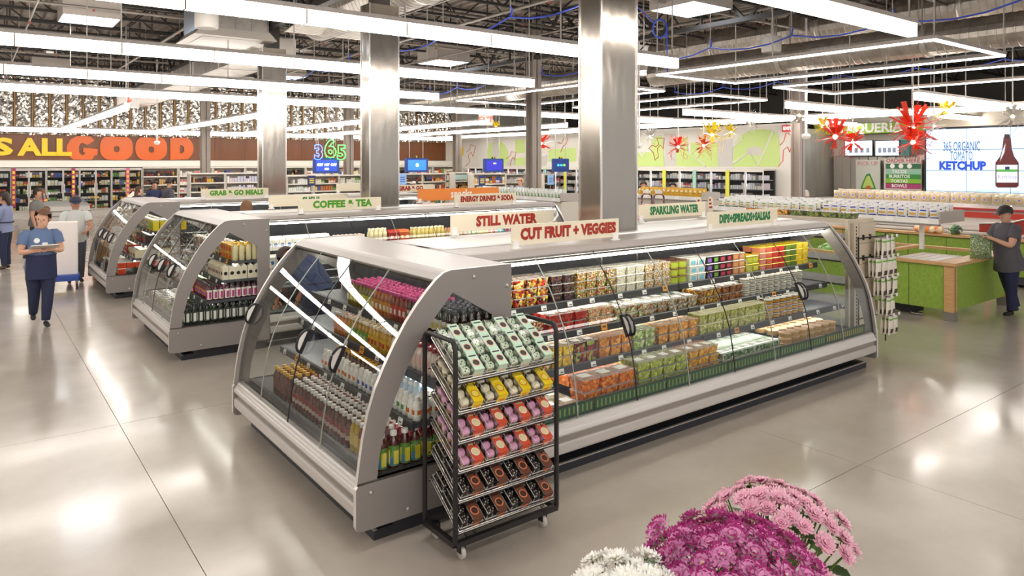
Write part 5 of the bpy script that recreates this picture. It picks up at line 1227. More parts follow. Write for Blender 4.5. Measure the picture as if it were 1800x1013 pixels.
gb = tub('green_bin', M('3f9a34', .4), '2f7a28', .3, .3, .24, 'd8b0c8')
for k in range(3): put(gb, (9.6, 9.0+k*.33, 1.0), 0, 'bright green bin behind the still water sign, %s along' % nth(k), 'green bins')
tag(MB().box((9.35, 8.7, 0), (10.0, 10.2, 1.0), M('cfc3ae', .5)).build('low_stand'), 'beige stand holding bright green bins beside the column', 'stand')
for k, c2 in enumerate(('9a2ab0', '9a2ab0', 'e0559a')):
    o = MB().lathe([(.03, 0), (.05, .05), (.045, .1), (.02, .12)], M(c2, .5), 10).build('small_vase', None, (9.5, 9.9-k*.25 if k < 2 else 8.85, 1.0+.245 if k == 2 else 1.0)); tag(o, 'small %s ornament on the beige stand, %s' % (('purple', 'purple', 'pink')[k], ('far', 'middle', 'near')[k]), 'ornament')
# bags lying on the second counter ledge
def sack(name, lab, x, y, z, sx, sy, sz, m, cat='bag'):
    o = MB().lathe([(.02, 0), (.8, .06), (1, .35), (.86, .72), (.4, .95), (.02, 1)], m, 14, Matrix.Diagonal((sx, sy, sz, 1))).build(name, None, (x, y, z)); tag(o, lab, cat); return o
sack('carrot_bag', 'orange bag of carrots lying on the second counter ledge', 15.36, 6.45, .887, .13, .3, .17, bits_mat(('e0853a', 'd9742a', 'ec9f5a', 'f0d8b8'), 14))
sack('tomato_bag', 'clear bag of red tomatoes on the second counter ledge', 15.36, 5.0, .887, .12, .16, .22, bits_mat(('c8241c', 'd93a2a', 'b01c18', 'e8c8c0'), 16))
sack('leaf_pack', 'clear pack of dark green leaves on the second counter ledge', 15.36, 5.95, .887, .1, .13, .2, bits_mat(('3a6a34', '5a8a4a', 'd8dcd4', '2a4a28'), 16))
sack('lettuce_pile', 'pile of pale green lettuce in the produce table well', 12.2, 6.7, .6, .25, .3, .28, bits_mat(('8fbf4a', '6fae3a', 'b8d87a', '5a9430'), 20), 'lettuce')
sack('bean_pile', 'small pile of pale beans in the produce table well', 11.8, 6.2, .6, .25, .25, .24, bits_mat(('e0cf8a', 'd0b86a', 'e8dcae'), 24), 'beans')

# small things standing between the island and the yellow bags
for k, (px, py) in enumerate(((1229, 392), (1249, 392))):
    p = on_y(px, py, 6.15); o = MB().poly([(-.05, 0), (.05, 0), (.05, .17)]+[(.05*math.cos(a), .17+.05*math.sin(a)) for a in [PI*q/8 for q in range(1, 8)]]+[(-.05, .17)], .006, CREAM)
    o = o.build('shelf_talker', None, (p.x, 6.15, 1.615)); tag(o, 'round topped cream tag with red print beside the sparkling water sign, %s of two' % ('left', 'right')[k], 'tag', 'round topped tags')
    for q in range(3): MB().box((-.032, -.002, .06+q*.05), (.032-.012*q, 0, .085+q*.05), RED).build('print', o)
for k, px in enumerate((1137, 1158)):
    p = on_y(px, 374, 9.2); o = MB().lathe([(.09, 0), (.11, .02), (.11, .16)], M('b8322a', .3), 14).build('candy_jar', None, (p.x, 9.2, p.z)); tag(o, 'tall clear jar with red contents behind the sparkling water sign, %s' % ('left', 'right')[k]+' one', 'jar', 'red jars')
    MB().lathe([(.11, .16), (.11, .32), (.06, .36)], CLEAR, 14, cap=False).build('glass', o); MB().lathe([(.065, .36), (.07, .41), (.02, .43)], M('d9d4d0', .3, .4), 12).build('lid', o)
p = on_y(1147, 374, 9.2); tag(MB().box((p.x-.5, 9.0, 0), (p.x+.6, 9.5, p.z), M('cfc8bc', .5)).build('jar_stand'), 'pale stand under the two red jars', 'stand')
# ---------------- people ----------------
def skin(verts, edges, subd=1):
    """verts = [(pos, radius)], grown into one smooth surface along the edges"""
    me = bpy.data.meshes.new('body'); me.from_pydata([v[0] for v in verts], edges, [])
    o = bpy.data.objects.new('body', me)
    md = o.modifiers.new('s', 'SKIN'); md.use_smooth_shade = True
    sv = me.skin_vertices[0].data
    seen = set()
    adj = {}
    for a, b in edges: adj.setdefault(a, []).append(b); adj.setdefault(b, []).append(a)
    for i, v in enumerate(verts):
        r = v[1]; sv[i].radius = (r, r) if not isinstance(r, tuple) else r
        sv[i].use_root = False
    for i in range(len(verts)):
        if i not in seen:
            sv[i].use_root = True; st_ = [i]
            while st_:
                k = st_.pop()
                if k in seen: continue
                seen.add(k); st_ += adj.get(k, [])
    if subd:
        sb = o.modifiers.new('u', 'SUBSURF'); sb.levels = subd; sb.render_levels = subd
    out = evaluated(o); bpy.data.meshes.remove(me)
    out.polygons.foreach_set('use_smooth', [True]*len(out.polygons)); return out
def chain(V, E, pts, start=None):
    p = start
    for q in pts:
        V.append(q); i = len(V)-1
        if p is not None: E.append((p, i))
        p = i
    return p
def person(label, loc, rz, H, J, skinc, shirt, pants, hair, shoes='3a3430', hairlong=0, cap=None, apron=None, sleeve=.6, mask=None, bun=False, wide=1.0, badge=None, fingers=True, hem=.055):
    """J: joint positions for a 1.0 m-tall unit figure facing +x, y to its left; missing joints take a standing pose"""
    D = dict(pelvis=(0, 0, .53), belly=(.012, 0, .61), chest=(.0, 0, .73), neck=(.0, 0, .835), chin=(.02, 0, .87), head=(.018, 0, .925), crown=(.0, 0, .965),
             shl=(0, .105, .80), shr=(0, -.105, .80), ell=(-.01, .14, .63), elr=(-.01, -.14, .63), wrl=(.03, .14, .485), wrr=(.03, -.14, .485),
             hil=(0, .052, .51), hir=(0, -.052, .51), knl=(.01, .055, .28), knr=(.01, -.055, .28), anl=(-.01, .055, .045), anr=(-.01, -.055, .045), tol=None, tor=None, hdl=None, hdr=None)
    D.update(J)
    P = {k: (Vector(v)*H if v is not None else None) for k, v in D.items()}
    w = wide*H
    t = thing('person', label, 'person', loc, rz)
    SK = M(skinc, .5); V, E = [], []
    pel = chain(V, E, [(P['pelvis'], .05*w)]); be = chain(V, E, [(P['belly'], .05*w)], pel); ch = chain(V, E, [(P['chest'], .05*w)], be)
    hd = P['head']-P['neck']; up = hd.normalized()
    ne = chain(V, E, [(P['neck'], .032*H), (P['chin']*.55+P['neck']*.45, .034*H)], ch)
    chain(V, E, [(P['chin'], .043*H), (P['head'], .054*H), (P['crown'], .043*H)], ne)
    toes = {}
    for s in 'lr':
        e = chain(V, E, [(P['sh'+s], .036*w), ((P['sh'+s]+P['el'+s])/2, .031*w), (P['el'+s], .025*w), ((P['el'+s]*.6+P['wr'+s]*.4), .024*H), (P['wr'+s], .016*H)], ch)
        k = chain(V, E, [(P['hi'+s], .042*w), ((P['hi'+s]+P['kn'+s])/2, .040*w), (P['kn'+s], .033*w), (P['kn'+s]*.65+P['an'+s]*.35, .031*H), (P['an'+s], .019*H)], pel)
        fd = (P['to'+s]-P['an'+s]) if P['to'+s] is not None else Vector((.1, .01 if s == 'l' else -.01, -.03))*H
        toes[s] = P['an'+s]+fd
        # palm, four fingers, thumb
        d = (P['hd'+s]-P['wr'+s]).normalized() if P['hd'+s] is not None else (P['wr'+s]-P['el'+s]).normalized()
        side = d.cross(Vector((0, 0, 1))); side = (side if side.length > .1 else Vector((1, 0, 0))).normalized(); nrm = side.cross(d).normalized()
        palm = P['wr'+s]+d*.03*H; chain(V, E, [(palm, (.019*H, .011*H)), (P['wr'+s]+d*.05*H, (.019*H, .009*H))], e)
        if fingers:
            for q, ln in enumerate((.036, .042, .039, .030)):
                b = P['wr'+s]+d*.045*H+side*(q-1.5)*.0115*H
                chain(V, E, [(b, .0058*H), (b+d*ln*.5*H-nrm*.004*H, .0052*H), (b+d*ln*.85*H-nrm*.016*H, .0044*H)])
            b = P['wr'+s]+d*.018*H+side*.014*H; chain(V, E, [(b, .0065*H), (b+d*.018*H+side*.018*H-nrm*.006*H, .0058*H), (b+d*.035*H+side*.021*H-nrm*.012*H, .005*H)])
    me = skin(V, E); me.materials.append(SK); obj('body', me, t)
    # face
    fx = Vector((1, 0, 0)) if 'face' not in J else Vector(J['face']).normalized()
    fy = up.cross(fx).normalized(); fx = fy.cross(up).normalized()
    hc = P['head']
    f = MB(); R = .054*H
    for s in (-1, 1): f.lathe([(.001, -.006*H), (.006*H, 0), (.001, .006*H)], M('2a2220', .3), 8, Matrix.Translation(hc+fx*R*.9+fy*s*.02*H+up*.002*H))
    f.build('eyes', t)
    MB().tube([hc+fx*R*.92+up*.004*H, hc+fx*(R+.014*H)-up*.016*H, hc+fx*R*.93-up*.02*H], [.005*H, .0075*H, .004*H], SK, 6).build('nose', t)
    MB().tube([hc+fx*R*.9-up*.034*H-fy*.014*H, hc+fx*(R*.94)-up*.035*H, hc+fx*R*.9-up*.034*H+fy*.014*H], .0035*H, M('a8605a', .5), 6).build('mouth', t)
    for s in (-1, 1): MB().tube([hc+fy*s*R*.93+up*.010*H, hc+fy*s*(R*.99), hc+fy*s*R*.93-up*.013*H], [.005*H, .007*H, .005*H], SK, 6).build('ear', t)
    # hair: a shell over the scalp that leaves the face free
    if hair:
        hm = M(hair, .6); m = MB(); nu, nv = 18, 12; c0 = hc+up*.016*H; vs = []; fs = []
        ex, ey, ez = (.064*H, .063*H, .072*H) if not cap else (.062*H, .061*H, .058*H)
        for j in range(nv+1):
            th = PI*j/nv
            for i in range(nu): ph = 2*PI*i/nu; vs.append((math.sin(th)*math.cos(ph), math.sin(th)*math.sin(ph), math.cos(th)))
        for j in range(nv):
            for i in range(nu):
                q = [j*nu+i, (j+1)*nu+i, (j+1)*nu+(i+1) % nu, j*nu+(i+1) % nu]; d = sum((Vector(vs[k]) for k in q), Vector())/4
                if (d.x > .30 and d.z < .52) or d.z < (-.72 if hairlong or bun else -.5) or (abs(d.y) > .8 and d.x > .05 and d.z < .1): continue
                fs.append(q)
        W_ = [c0-fx*.006*H+fx*v[0]*ex+fy*v[1]*ey+up*v[2]*ez for v in vs]; m.add(W_, fs, hm, True)
        if hairlong:
            tail = P['neck']-fx*.02*H-up*hairlong*H
            m.loft([(c0-fx*.03*H, fy*.058*H, fx*.035*H), (c0-fx*.04*H-up*.05*H, fy*.056*H, fx*.032*H), ((tail+c0)/2-fx*.035*H-up*.02*H, fy*.058*H, fx*.025*H), (tail-fx*.03*H, fy*.04*H, fx*.014*H)], hm)
        if bun: m.loft([(hc-fx*.05*H+up*.052*H, fy*.012*H, up*.012*H), (hc-fx*.062*H+up*.054*H, fy*.03*H, up*.03*H), (hc-fx*.082*H+up*.056*H, fy*.028*H, up*.028*H), (hc-fx*.096*H+up*.057*H, fy*.008*H, up*.008*H)], hm)
        m.build('hair', t)
    if cap:
        cm = M(cap, .6); c = MB(); Tm = Matrix.Translation(hc+up*.010*H) @ Matrix((fx, fy, up)).transposed().to_4x4()
        c.lathe([(.061*H, 0), (.061*H, .014*H), (.054*H, .034*H), (.034*H, .05*H), (.001, .056*H)], cm, 16, Tm)
        c.add([(.04*H, -.045*H, .004*H), (.105*H, -.03*H, -.004*H), (.112*H, 0, -.004*H), (.105*H, .03*H, -.004*H), (.04*H, .045*H, .004*H), (.05*H, 0, .012*H)], [(0, 1, 2, 5), (5, 2, 3, 4)], cm, False, Tm)
        c.build('cap', t)
    if mask:
        MB().tube([hc+fx*R*.75-up*.03*H-fy*.03*H, hc+fx*R*1.04-up*.026*H, hc+fx*R*.75-up*.03*H+fy*.03*H], [.02*H, .026*H, .02*H], M(mask, .6), 8).build('face_mask', t)
    # shirt and trousers: lofted round the body
    lat = (P['shl']-P['shr']).normalized(); sm_ = M(shirt, .75); m = MB()
    def ringat(c, d, ra, rb): f = lat.cross(d.normalized()).normalized(); return (c, f*ra*w, lat*rb*w)
    d1 = P['belly']-P['pelvis']; d2 = P['chest']-P['belly']; d3 = P['neck']-P['chest']; smid = (P['shl']+P['shr'])/2
    m.loft([ringat(P['pelvis']-d1.normalized()*hem*H, d1, .084+max(0, hem-.06)*.5, .104+max(0, hem-.06)*.4), ringat(P['pelvis'], d1, .083, .102), ringat(P['belly'], d1+d2, .079, .095), ringat(P['belly']*.5+P['chest']*.5, d2, .080, .097), ringat(P['chest'], d2+d3, .078, .100),
            ringat(P['chest']*.45+smid*.55, d3, .068, .104), ringat(smid+d3.normalized()*.012*H, d3, .052, .092), ringat(P['neck']-d3.normalized()*.012*H, d3, .040, .052), ringat(P['neck']+d3.normalized()*.004*H, d3, .036, .040)], sm_, 16)
    for s in 'lr':
        q = P['sh'+s]*(1-sleeve)+P['el'+s]*sleeve; a0 = smid*.62+P['sh'+s]*.38-d3.normalized()*.03*H; sd_ = (P['sh'+s]-smid).normalized()
        m.tube([a0, P['sh'+s]*.8+smid*.2-d3.normalized()*.012*H, P['sh'+s]-d3.normalized()*.014*H-sd_*.006*H, P['sh'+s]*.72+q*.28, P['sh'+s]*.35+q*.65, q], [.02*w, .036*w, .041*w, .042*w, .041*w, .039*w], sm_, 14)
    sh = m.build('shirt', t)
    if badge:
        b = P['chest']+fx*0+Vector((.085*w, -.035*w, .01*H)); MB().lathe([(.001, 0), (.022*H, 0), (.022*H, .004)], M(badge, .5), 12, Matrix.Translation(b) @ Matrix.Rotation(R90, 4, 'Y')).build('badge', sh)
        MB().box((.082*w, .0, .685*H), (.088*w, .035*w, .72*H), M(badge, .5)).build('print', sh)
    m = MB(); pm = M(pants, .8); lat0 = (P['hil']-P['hir']).normalized(); f0 = lat0.cross(Vector((0, 0, 1)))
    m.loft([(P['pelvis']+Vector((0, 0, z*H)), f0*ra*w, lat0*rb*w) for z, ra, rb in ((.05, .074, .092), (.0, .078, .098), (-.04, .076, .097), (-.075, .06, .075))], pm, 16)
    for s in 'lr':
        m.tube([P['hi'+s]+Vector((0, 0, -.01*H)), P['hi'+s]*.62+P['kn'+s]*.38, P['kn'+s], P['kn'+s]*.5+P['an'+s]*.5, P['an'+s]+Vector((0, 0, .01*H))], [.054*w, .054*w, .041*w, .036*w, .029*w], pm, 12)
    m.build('trousers', t)
    for s in 'lr':
        V, E = [], []; A = P['an'+s]; d = (toes[s]-A); d.z = 0; d = d.normalized() if d.length > 1e-6 else Vector((1, 0, 0))
        zz = max(.017*H, A.z-.028*H)
        chain(V, E, [(Vector((A.x, A.y, zz+.014*H))-d*.022*H, .022*H), (Vector((A.x, A.y, zz+.008*H))+d*.03*H, .023*H), (Vector((A.x, A.y, zz))+d*.085*H, (.021*H, .015*H))])
        me = skin(V, E); me.materials.append(M(shoes, .6)); obj('shoe', me, t)
    if apron:
        m = MB(); n = 9; am = M(apron, .8)
        pr = [(P['pelvis'].x+.090*w*math.cos(a_), P['pelvis'].y+.107*w*math.sin(a_)) for a_ in [-1.15+2.3*k/(n-1) for k in range(n)]]
        z1, z0 = P['belly'].z+.0*H, P['pelvis'].z-.12*H
        m.add([(x, y, z1) for x, y in pr]+[(x*1.06, y*1.06, z0) for x, y in pr], [[k, k+1, k+n+1, k+n] for k in range(n-1)], am, True); m.build('apron', t)
        MB().tube([(P['pelvis'].x+.085*w*math.cos(a_), P['pelvis'].y+.101*w*math.sin(a_), z1) for a_ in [k*2*PI/20 for k in range(20)]], .008*H, am, 5, closed=True).build('apron_tie', t)
    return t
TOCAM = lambda x, y: math.atan2(-y, -x)
SKN = 'd9a58a'
# walking employee reading a tablet
x, y = .80, 12.05
person('woman walking in a blue t-shirt and navy apron, reading a pale tablet', (x, y, 0), TOCAM(x, y)+.12, 1.64,
       dict(head=(.03, .012, .925), chin=(.045, .012, .873), face=(1, -.35, -.1), ell=(.03, .15, .64), elr=(.03, -.15, .64), wrl=(.14, .05, .665), wrr=(.14, -.05, .66), hdl=(.19, .0, .67), hdr=(.19, .02, .665),
            knl=(.06, .045, .285), anl=(.055, .03, .045), knr=(-.02, -.045, .28), anr=(-.12, -.04, .085), hil=(0, .05, .51)), 'd8a78c', '5d7296', '252a48', '6a4632', '2c2826', bun=True, apron='262b4c', wide=1.12, badge='e8e8ea')
tb = MB().rbox((-.12, -.16, 0), (.1, .16, .014), .005, M('d8d5d0', .4)).build('tablet', None, (x-.285*math.cos(-TOCAM(x, y))*-1*0, y, 0))
d = Vector((math.cos(TOCAM(x, y)+.12), math.sin(TOCAM(x, y)+.12), 0)); tb.location = Vector((x, y, 1.135))+d*.33; tb.rotation_euler = (0, -.3, TOCAM(x, y)+.12)
tag(tb, 'pale tablet held by the walking woman in the blue t-shirt', 'tablet')
# two people at the photo's left edge, seen from the side
a = math.atan2(.8, -.6)
person('woman at the photo edge in a lavender blue shirt and dark apron, dark hair', (.62, 18.9, 0), a+.5, 1.66, dict(ell=(.04, .14, .64), elr=(.04, -.14, .64), wrl=(.12, .12, .56), wrr=(.12, -.1, .56), face=(1, .1, -.3)), 'c8947a', '8088a8', '232a48', '2a1e1a', '4a3c34', apron='22263a', sleeve=.85, hairlong=.02, wide=1.05)
person('man in a grey t-shirt walking past the lavender-shirted woman', (1.25, 20.0, 0), a-2.6, 1.70, dict(knl=(.07, .05, .285), anl=(.08, .05, .045), knr=(-.02, -.05, .28), anr=(-.13, -.05, .08), ell=(.03, .14, .63), wrl=(.12, .12, .54)), 'b98a70', '6a6864', '2a2c34', '2a201c', wide=1.1)
# woman in cap with white cart
person('woman in a navy cap and pale checked shirt pushing a white cart', (1.62, 16.0, 0), TOCAM(1.62, 16)+.05, 1.66, dict(ell=(.06, .15, .64), elr=(.06, -.15, .64), wrl=(.17, .1, .60), wrr=(.17, -.1, .60)), 'b98468', 'c3c5c2', '4a4c54', '2a1f1c', cap='262a44', wide=1.08)
cart = thing('stock_cart', 'white panelled stock cart on a blue wheeled base, behind the walking woman', 'cart', (1.36, 15.4, 0), TOCAM(1.36, 15.4))
MB().rbox((-.12, -.24, .26), (.1, .24, 1.22), .02, M('efe6e2', .5)).build('panel', cart)
MB().rbox((-.3, -.27, .16), (.3, .27, .26), .03, M('2c4a9a', .45)).build('base', cart)
for sx in (-.24, .24):
    for sy in (-.22, .22): MB().lathe([(.004, -.015), (.055, -.015), (.055, .015), (.004, .015)], M('3a3a3c', .5), 12, Matrix.Translation((sx, sy, .056)) @ Matrix.Rotation(R90, 4, 'X')).box((sx-.015, sy-.02, .06), (sx+.015, sy+.02, .17), M('8a8a8c', .4)).build('wheel', cart)
MB().tube([(-.14, -.22, 1.0), (-.22, -.22, 1.05), (-.22, .22, 1.05), (-.14, .22, 1.0)], .014, M('c9c9cc', .3, .6)).build('handle', cart)
# shoppers beyond the farthest island
person('woman with long brown hair and navy top beyond the farthest island', (4.05, 24.0, 0), 1.2-.6, 1.56, dict(face=(1, -.6, 0)), 'd0a084', '2a3050', '2a2c38', '5a3826', hairlong=.12)
person('bearded man in a navy shirt beside the man in the grey jacket', (4.75, 25.3, 0), TOCAM(4.7, 25)-.2, 1.70, dict(), 'c49478', '2c3458', '2c2c34', '2e2420')
person('man in a dark grey hooded jacket facing the shelves, beyond the farthest island', (4.95, 24.3, 0), .2, 1.80, dict(face=(1, .1, 0)), 'c89c80', '4c4a50', '2e2e36', '2c221e', sleeve=1.0, wide=1.1)
# between the islands
person('person with long brown hair seen from behind past the coffee and tea sign', (3.72, 12.35, 0), 1.0, 1.64, dict(), 'd0a486', 'd8c0b4', '3a3a44', '7a5638', hairlong=.14)
person('person in a navy shirt bending down between the nearest and middle islands', (3.12, 7.75, 0), 1.9, 1.66,
       dict(belly=(.07, 0, .62), chest=(.17, 0, .69), neck=(.25, 0, .72), chin=(.285, 0, .71), head=(.31, 0, .725), crown=(.345, 0, .74), face=(.4, 0, -1), shl=(.19, .105, .72), shr=(.19, -.105, .72), ell=(.24, .13, .56), elr=(.24, -.13, .56), wrl=(.3, .1, .44), wrr=(.3, -.1, .44)), 'c08a6c', '35446a', '2a2c40', '3a2a24', wide=1.15)
person('shopper seen past the shelves left of the first blue screen', (10.6, 20.3, 0), 2.5, 1.74, dict(), 'c8967a', '5a5a60', '2a2a30', '2a201c')
person('shopper in a white cap by the shelves below the first blue screen', (12.6, 22.3, 0), 2.9, 1.68, dict(), 'c8967a', '4a4c58', '2a2a30', '2a201c', cap='e8e6e2')
person('shopper behind the herb shelf left of the grey post', (14.9, 19.2, 0), 3.3, 1.76, dict(), 'd8a890', '8fa8c8', '3a3a44', 'c8a080')
person('dark haired shopper behind the yellow bags', (17.6, 14.9, 0), 3.6, 1.66, dict(), 'c8967a', '4a4248', '2a2a30', '2a1f1c')
person('second dark haired shopper behind the yellow bags', (16.9, 15.5, 0), 3.9, 1.70, dict(), 'c8967a', '5a4a48', '2a2a30', '3a2a22')
person('cook in a red cap and pale shirt behind the taqueria counter', (21.5, 12.9, 0), 3.2, 1.72, dict(), 'b8866a', 'c9c2b8', '3a3a3c', '2a201c', cap='c8342c')
# produce worker by the green table, facing left along the table
x, y = 12.46, 4.12
person('produce worker in a dark grey tunic and black cap holding a bag of greens', (x, y, 0), PI-.55, 1.66,
       dict(face=(1, .05, -.15), ell=(.08, .14, .64), elr=(.07, -.15, .64), wrl=(.19, .06, .70), wrr=(.19, -.07, .71), hdl=(.24, .03, .72), hdr=(.24, -.02, .73), pelvis=(-.01, 0, .53),
            knl=(.0, .05, .28), anl=(.0, .05, .045), knr=(-.05, -.05, .28), anr=(-.13, -.05, .06)), 'd2a288', '57535a', '23284a', '2a201c', '1c1a1c', cap='2a2628', wide=1.2, hem=.11)
gbag = pillow('greens_bag', .30, .36, .2, bits_mat(('7d9264', '8fa274', '6a7f50', 'a8b894', '5c7048'), 70))
o = put(gbag, (12.15, 4.36, .846), 0, 'clear bag of leafy greens held upright on the table corner by the worker', None); o['category'] = 'bag'
o.rotation_euler = (0, 0, .7)
# ---------------- things hanging from the roof ----------------
DUCT = noise_mat('galvanised_duct', [(.3, 'a39c93'), (.7, 'c4beb6')], 4, .35, .75)
def spiral(name, label, X, Y0, Y1, z, r):
    t = thing(name, label, 'duct', (X, Y0, z), 0, 'round spiral ducts')
    m = MB(); n = int((Y1-Y0)/.14); pr = []
    T = Matrix.Rotation(-R90, 4, 'X')
    for k in range(n+1):
        y = (Y1-Y0)*k/n; pr += [(r, y), (r, y+.11), (r+.008, y+.115), (r+.008, y+.135)]
    m.lathe(pr, DUCT, 20, T, smooth=False); m.build('pipe', t)
    for k in range(1, int((Y1-Y0)/3)+1):
        MB().lathe([(r+.005, -.05), (r+.022, -.05), (r+.022, .05), (r+.005, .05)], M('c9c3ba', .35, .6), 20, T @ Matrix.Translation((0, 0, k*3-1))).build('collar', t)
        for s in (-1, 1): MB().box((s*r*.9-.01, k*3-1.01, 0), (s*r*.9+.01, k*3-.99, 6.2-z), M('8a847c', .4)).build('hanger', t)
    return t
q0, q1 = on_x(1338, 131.7, 14.3), on_x(1338, 85, 14.3)
spiral('spiral_duct', 'round spiral duct running above the produce light frames', 14.3, 1.0, 12.6, (q0.z+q1.z)/2, (q1.z-q0.z)/2)
spiral('spiral_duct', 'darker round spiral duct high behind the nearest produce light frame', 16.0, 1.0, 14.0, 5.45, .4)
spiral('spiral_duct', 'large round spiral duct passing behind the top of the middle clad column', 5.95, 8.2, 14.6, 5.35, .45)
spiral('spiral_duct', 'round spiral duct low behind the fourth long light, near the tall grey post', 13.6, 14.5, 27.0, 4.55, .32)
# rectangular trunk duct and supply drop box on the left
t = thing('flat_duct', 'flat galvanised duct running down towards the foil wall', 'duct', (4.9, 16.0, 4.62))
for k in range(7): MB().box((0, k*2.5+.01, 0), (1.0, k*2.5+2.48, .45), DUCT).build('section', t); MB().box((-.02, k*2.5-.03, -.02), (1.02, k*2.5+.01, .47), M('cfc9c0', .35, .6)).build('flange', t)
for k in range(4):
    for x in (.02, .96): MB().box((x, k*4+1, .45), (x+.02, k*4+1.02, 1.6), CABLE).build('hanger', t)
t = thing('supply_drop', 'square sheet metal supply drop with flared grille near the roof, left of the columns', 'duct', (3.55, 14.6, 4.75))
for k in range(4): MB().box((k*.32, 0, .16), (k*.32+.315, .02, 1.5), DUCT).build('sheet', t)
MB().box((-.02, 0, .16), (0, 1.3, 1.5), M('b9c4d2', .3, .6)).build('side_sheet', t); MB().box((1.28, 0, .16), (1.3, 1.3, 1.5), DUCT).build('side_sheet', t); MB().box((0, 1.28, .16), (1.28, 1.3, 1.5), DUCT).build('back_sheet', t)
MB().prism([(-.15, 0), (1.43, 0), (1.28, .16), (0, .16)], 'y', -.12, 1.42, M('b3ada4', .4, .5)).build('flare', t)
MB().box((.05, .1, -.01), (1.2, 1.2, 0), M('e6e2da', .4)).build('grille', t)
t = thing('louvre_plate', 'ribbed metal deflector plate beside the supply drop', 'duct', (5.05, 13.6, 5.0))
for k in range(9): MB().bar((0, k*.08, -k*.008), (1.7, k*.08, -k*.008), .07, .02, M('cfc9be', .35, .5)).build('rib', t)
for x in (.1, 1.55): MB().box((x, .3, 0), (x+.02, .32, 1.2), CABLE).build('hanger', t)
def speaker(px, py, z, lab, r=.19, h=.3):
    p = on_z(px, py, z)
    t = thing('speaker', lab, 'speaker', (p.x, p.y, z), 0, 'white drum speakers')
    MB().lathe([(r*.9, 0), (r, .02), (r, h-.02), (r*.92, h)], M('d9d4cd', .5), 20).build('body', t)
    MB().lathe([(r*.8, -.004), (r*.8, 0)], M('a9a49d', .6), 20).build('mesh_grille', t)
    MB().box((-.006, -.006, h), (.006, .006, 6.2-z), CABLE).build('cable', t)
speaker(363, 50, 4.55, 'white drum speaker in front of the supply drop'); speaker(435, 155, 4.6, 'white drum speaker just left of the farthest clad column', .2, .34)
speaker(1356, 92, 4.6, 'white drum speaker above the nearest produce light frame', .2, .32); speaker(944, 212, 4.3, 'white drum speaker by the hanging exit sign behind the grey post', .25, .3)
EXR = M('e8382a', .4, 0, 2.5)
def exit_sign(px, py, z, rz, lab, txt='EXIT', box='e9e4de', col=None, w=.36, h=.24):
    p = on_z(px, py, z); t = thing('exit_sign', lab, 'sign', (p.x, p.y, p.z), rz, 'hanging exit signs')
    MB().rbox((-w/2, -.03, 0), (w/2, .03, h), .008, M(box, .5)).build('box', t)
    obj('lettering', text_mesh(txt, h*.62, col or EXR, .006, .002, xs=.95), t, (0, -.034, h*.5))
    MB().box((-.008, -.008, h), (.008, .008, 6.2-p.z), CABLE).build('rod', t)
exit_sign(1453, 20, 4.02, -.3, 'dark exit sign with red letters at the top edge beside the highest long light', box='4a1a18', w=.42, h=.3)
exit_sign(1384, 232, 3.35, -.9, 'small red exit sign above the mural corner', box='c83a34', col=M('f0e6e2', .4, 0, 1))
exit_sign(854, 221, 3.6, -.6, 'white exit sign with red letters left of the tall grey post', w=.5, h=.42)
exit_sign(225, 190, 3.75, .2, 'white exit sign with red arrow below the flat duct', txt='↓', w=.55, h=.42)
# conduits, sprinkler pipes and blue data cables
PIPE = M('9c958c', .4, .3); PIPED = M('5a544e', .45, .3)
def pipe(lab, p, q, r=.025, m=PIPE, hang=True):
    o = thing('conduit', lab, 'pipe', p, 0, 'pipes and conduits under the roof'); d = Vector(q)-Vector(p)
    MB().tube([(0, 0, 0), d], r, m, 6).build('pipe', o); n = max(2, int(d.length/4))
    for k in range(1, n):
        c = d*k/n; MB().box((c.x-.006, c.y-.006, c.z), (c.x+.006, c.y+.006, 6.2-p[2]), CABLE).build('hanger', o)
        MB().lathe([(.03, -.06), (.012, -.03), (.03, -.012)], M('c8502c', .5), 6, Matrix.Translation(c)).build('sprinkler_head', o)
for k, X in enumerate((1.0, 3.9, 7.4, 8.4, 10.9, 13.0, 17.6, 19.0)): pipe('grey conduit running away from the camera under the joists, %s from the lettered wall side' % nth(k), (X, 2.0, 5.25+.1*(k % 3)), (X, 34.0, 5.25+.1*(k % 3)), .02+.012*(k % 2))
for k, Y in enumerate((6.2, 9.3, 12.8, 16.6, 20.5, 24.4, 28.3)): pipe('grey sprinkler pipe running across the roof, %s row from the camera' % nth(k), (-6, Y, 5.45-.05*(k % 2)), (22, Y, 5.45-.05*(k % 2)), .03, PIPE if k % 2 else PIPED)
BLU = M('3450c8', .45)
def cable(lab, X, Y0, Y1, z, sag=.12, n=6):
    t = thing('data_cable', lab, 'cable', (X, Y0, z), 0, 'blue data cables'); pts = []
    for k in range(n*4+1):
        y = (Y1-Y0)*k/(n*4); s = (k % 4)/4; pts.append((.02*math.sin(k), y, -sag*4*s*(1-s)))
    MB().tube(pts, .014, BLU, 5).build('strand', t)
    for k in range(n+1): MB().tube([(0, (Y1-Y0)*k/n, 0), (.03, (Y1-Y0)*k/n, .1), (0, (Y1-Y0)*k/n, .16)], .016, BLU, 5).build('hook', t); MB().box((-.006, (Y1-Y0)*k/n-.006, .1), (.006, (Y1-Y0)*k/n+.006, 6.2-z), CABLE).build('wire', t)
cable('blue data cable sagging left of the widest clad column', 6.4, 6.6, 18.0, 4.45); cable('blue data cable right of the widest clad column towards the exit sign', 11.1, 3.5, 13.5, 4.45)
cable('blue data cable over the bread shelves', 17.2, 4.0, 14.5, 4.45); cable('blue data cable over the far aisle', 12.0, 17.0, 27.0, 4.6)
p = on_z(1160, 50, 4.6); t = thing('cable_coil', 'coiled blue cable hanging beside the widest clad column', 'cable', p)
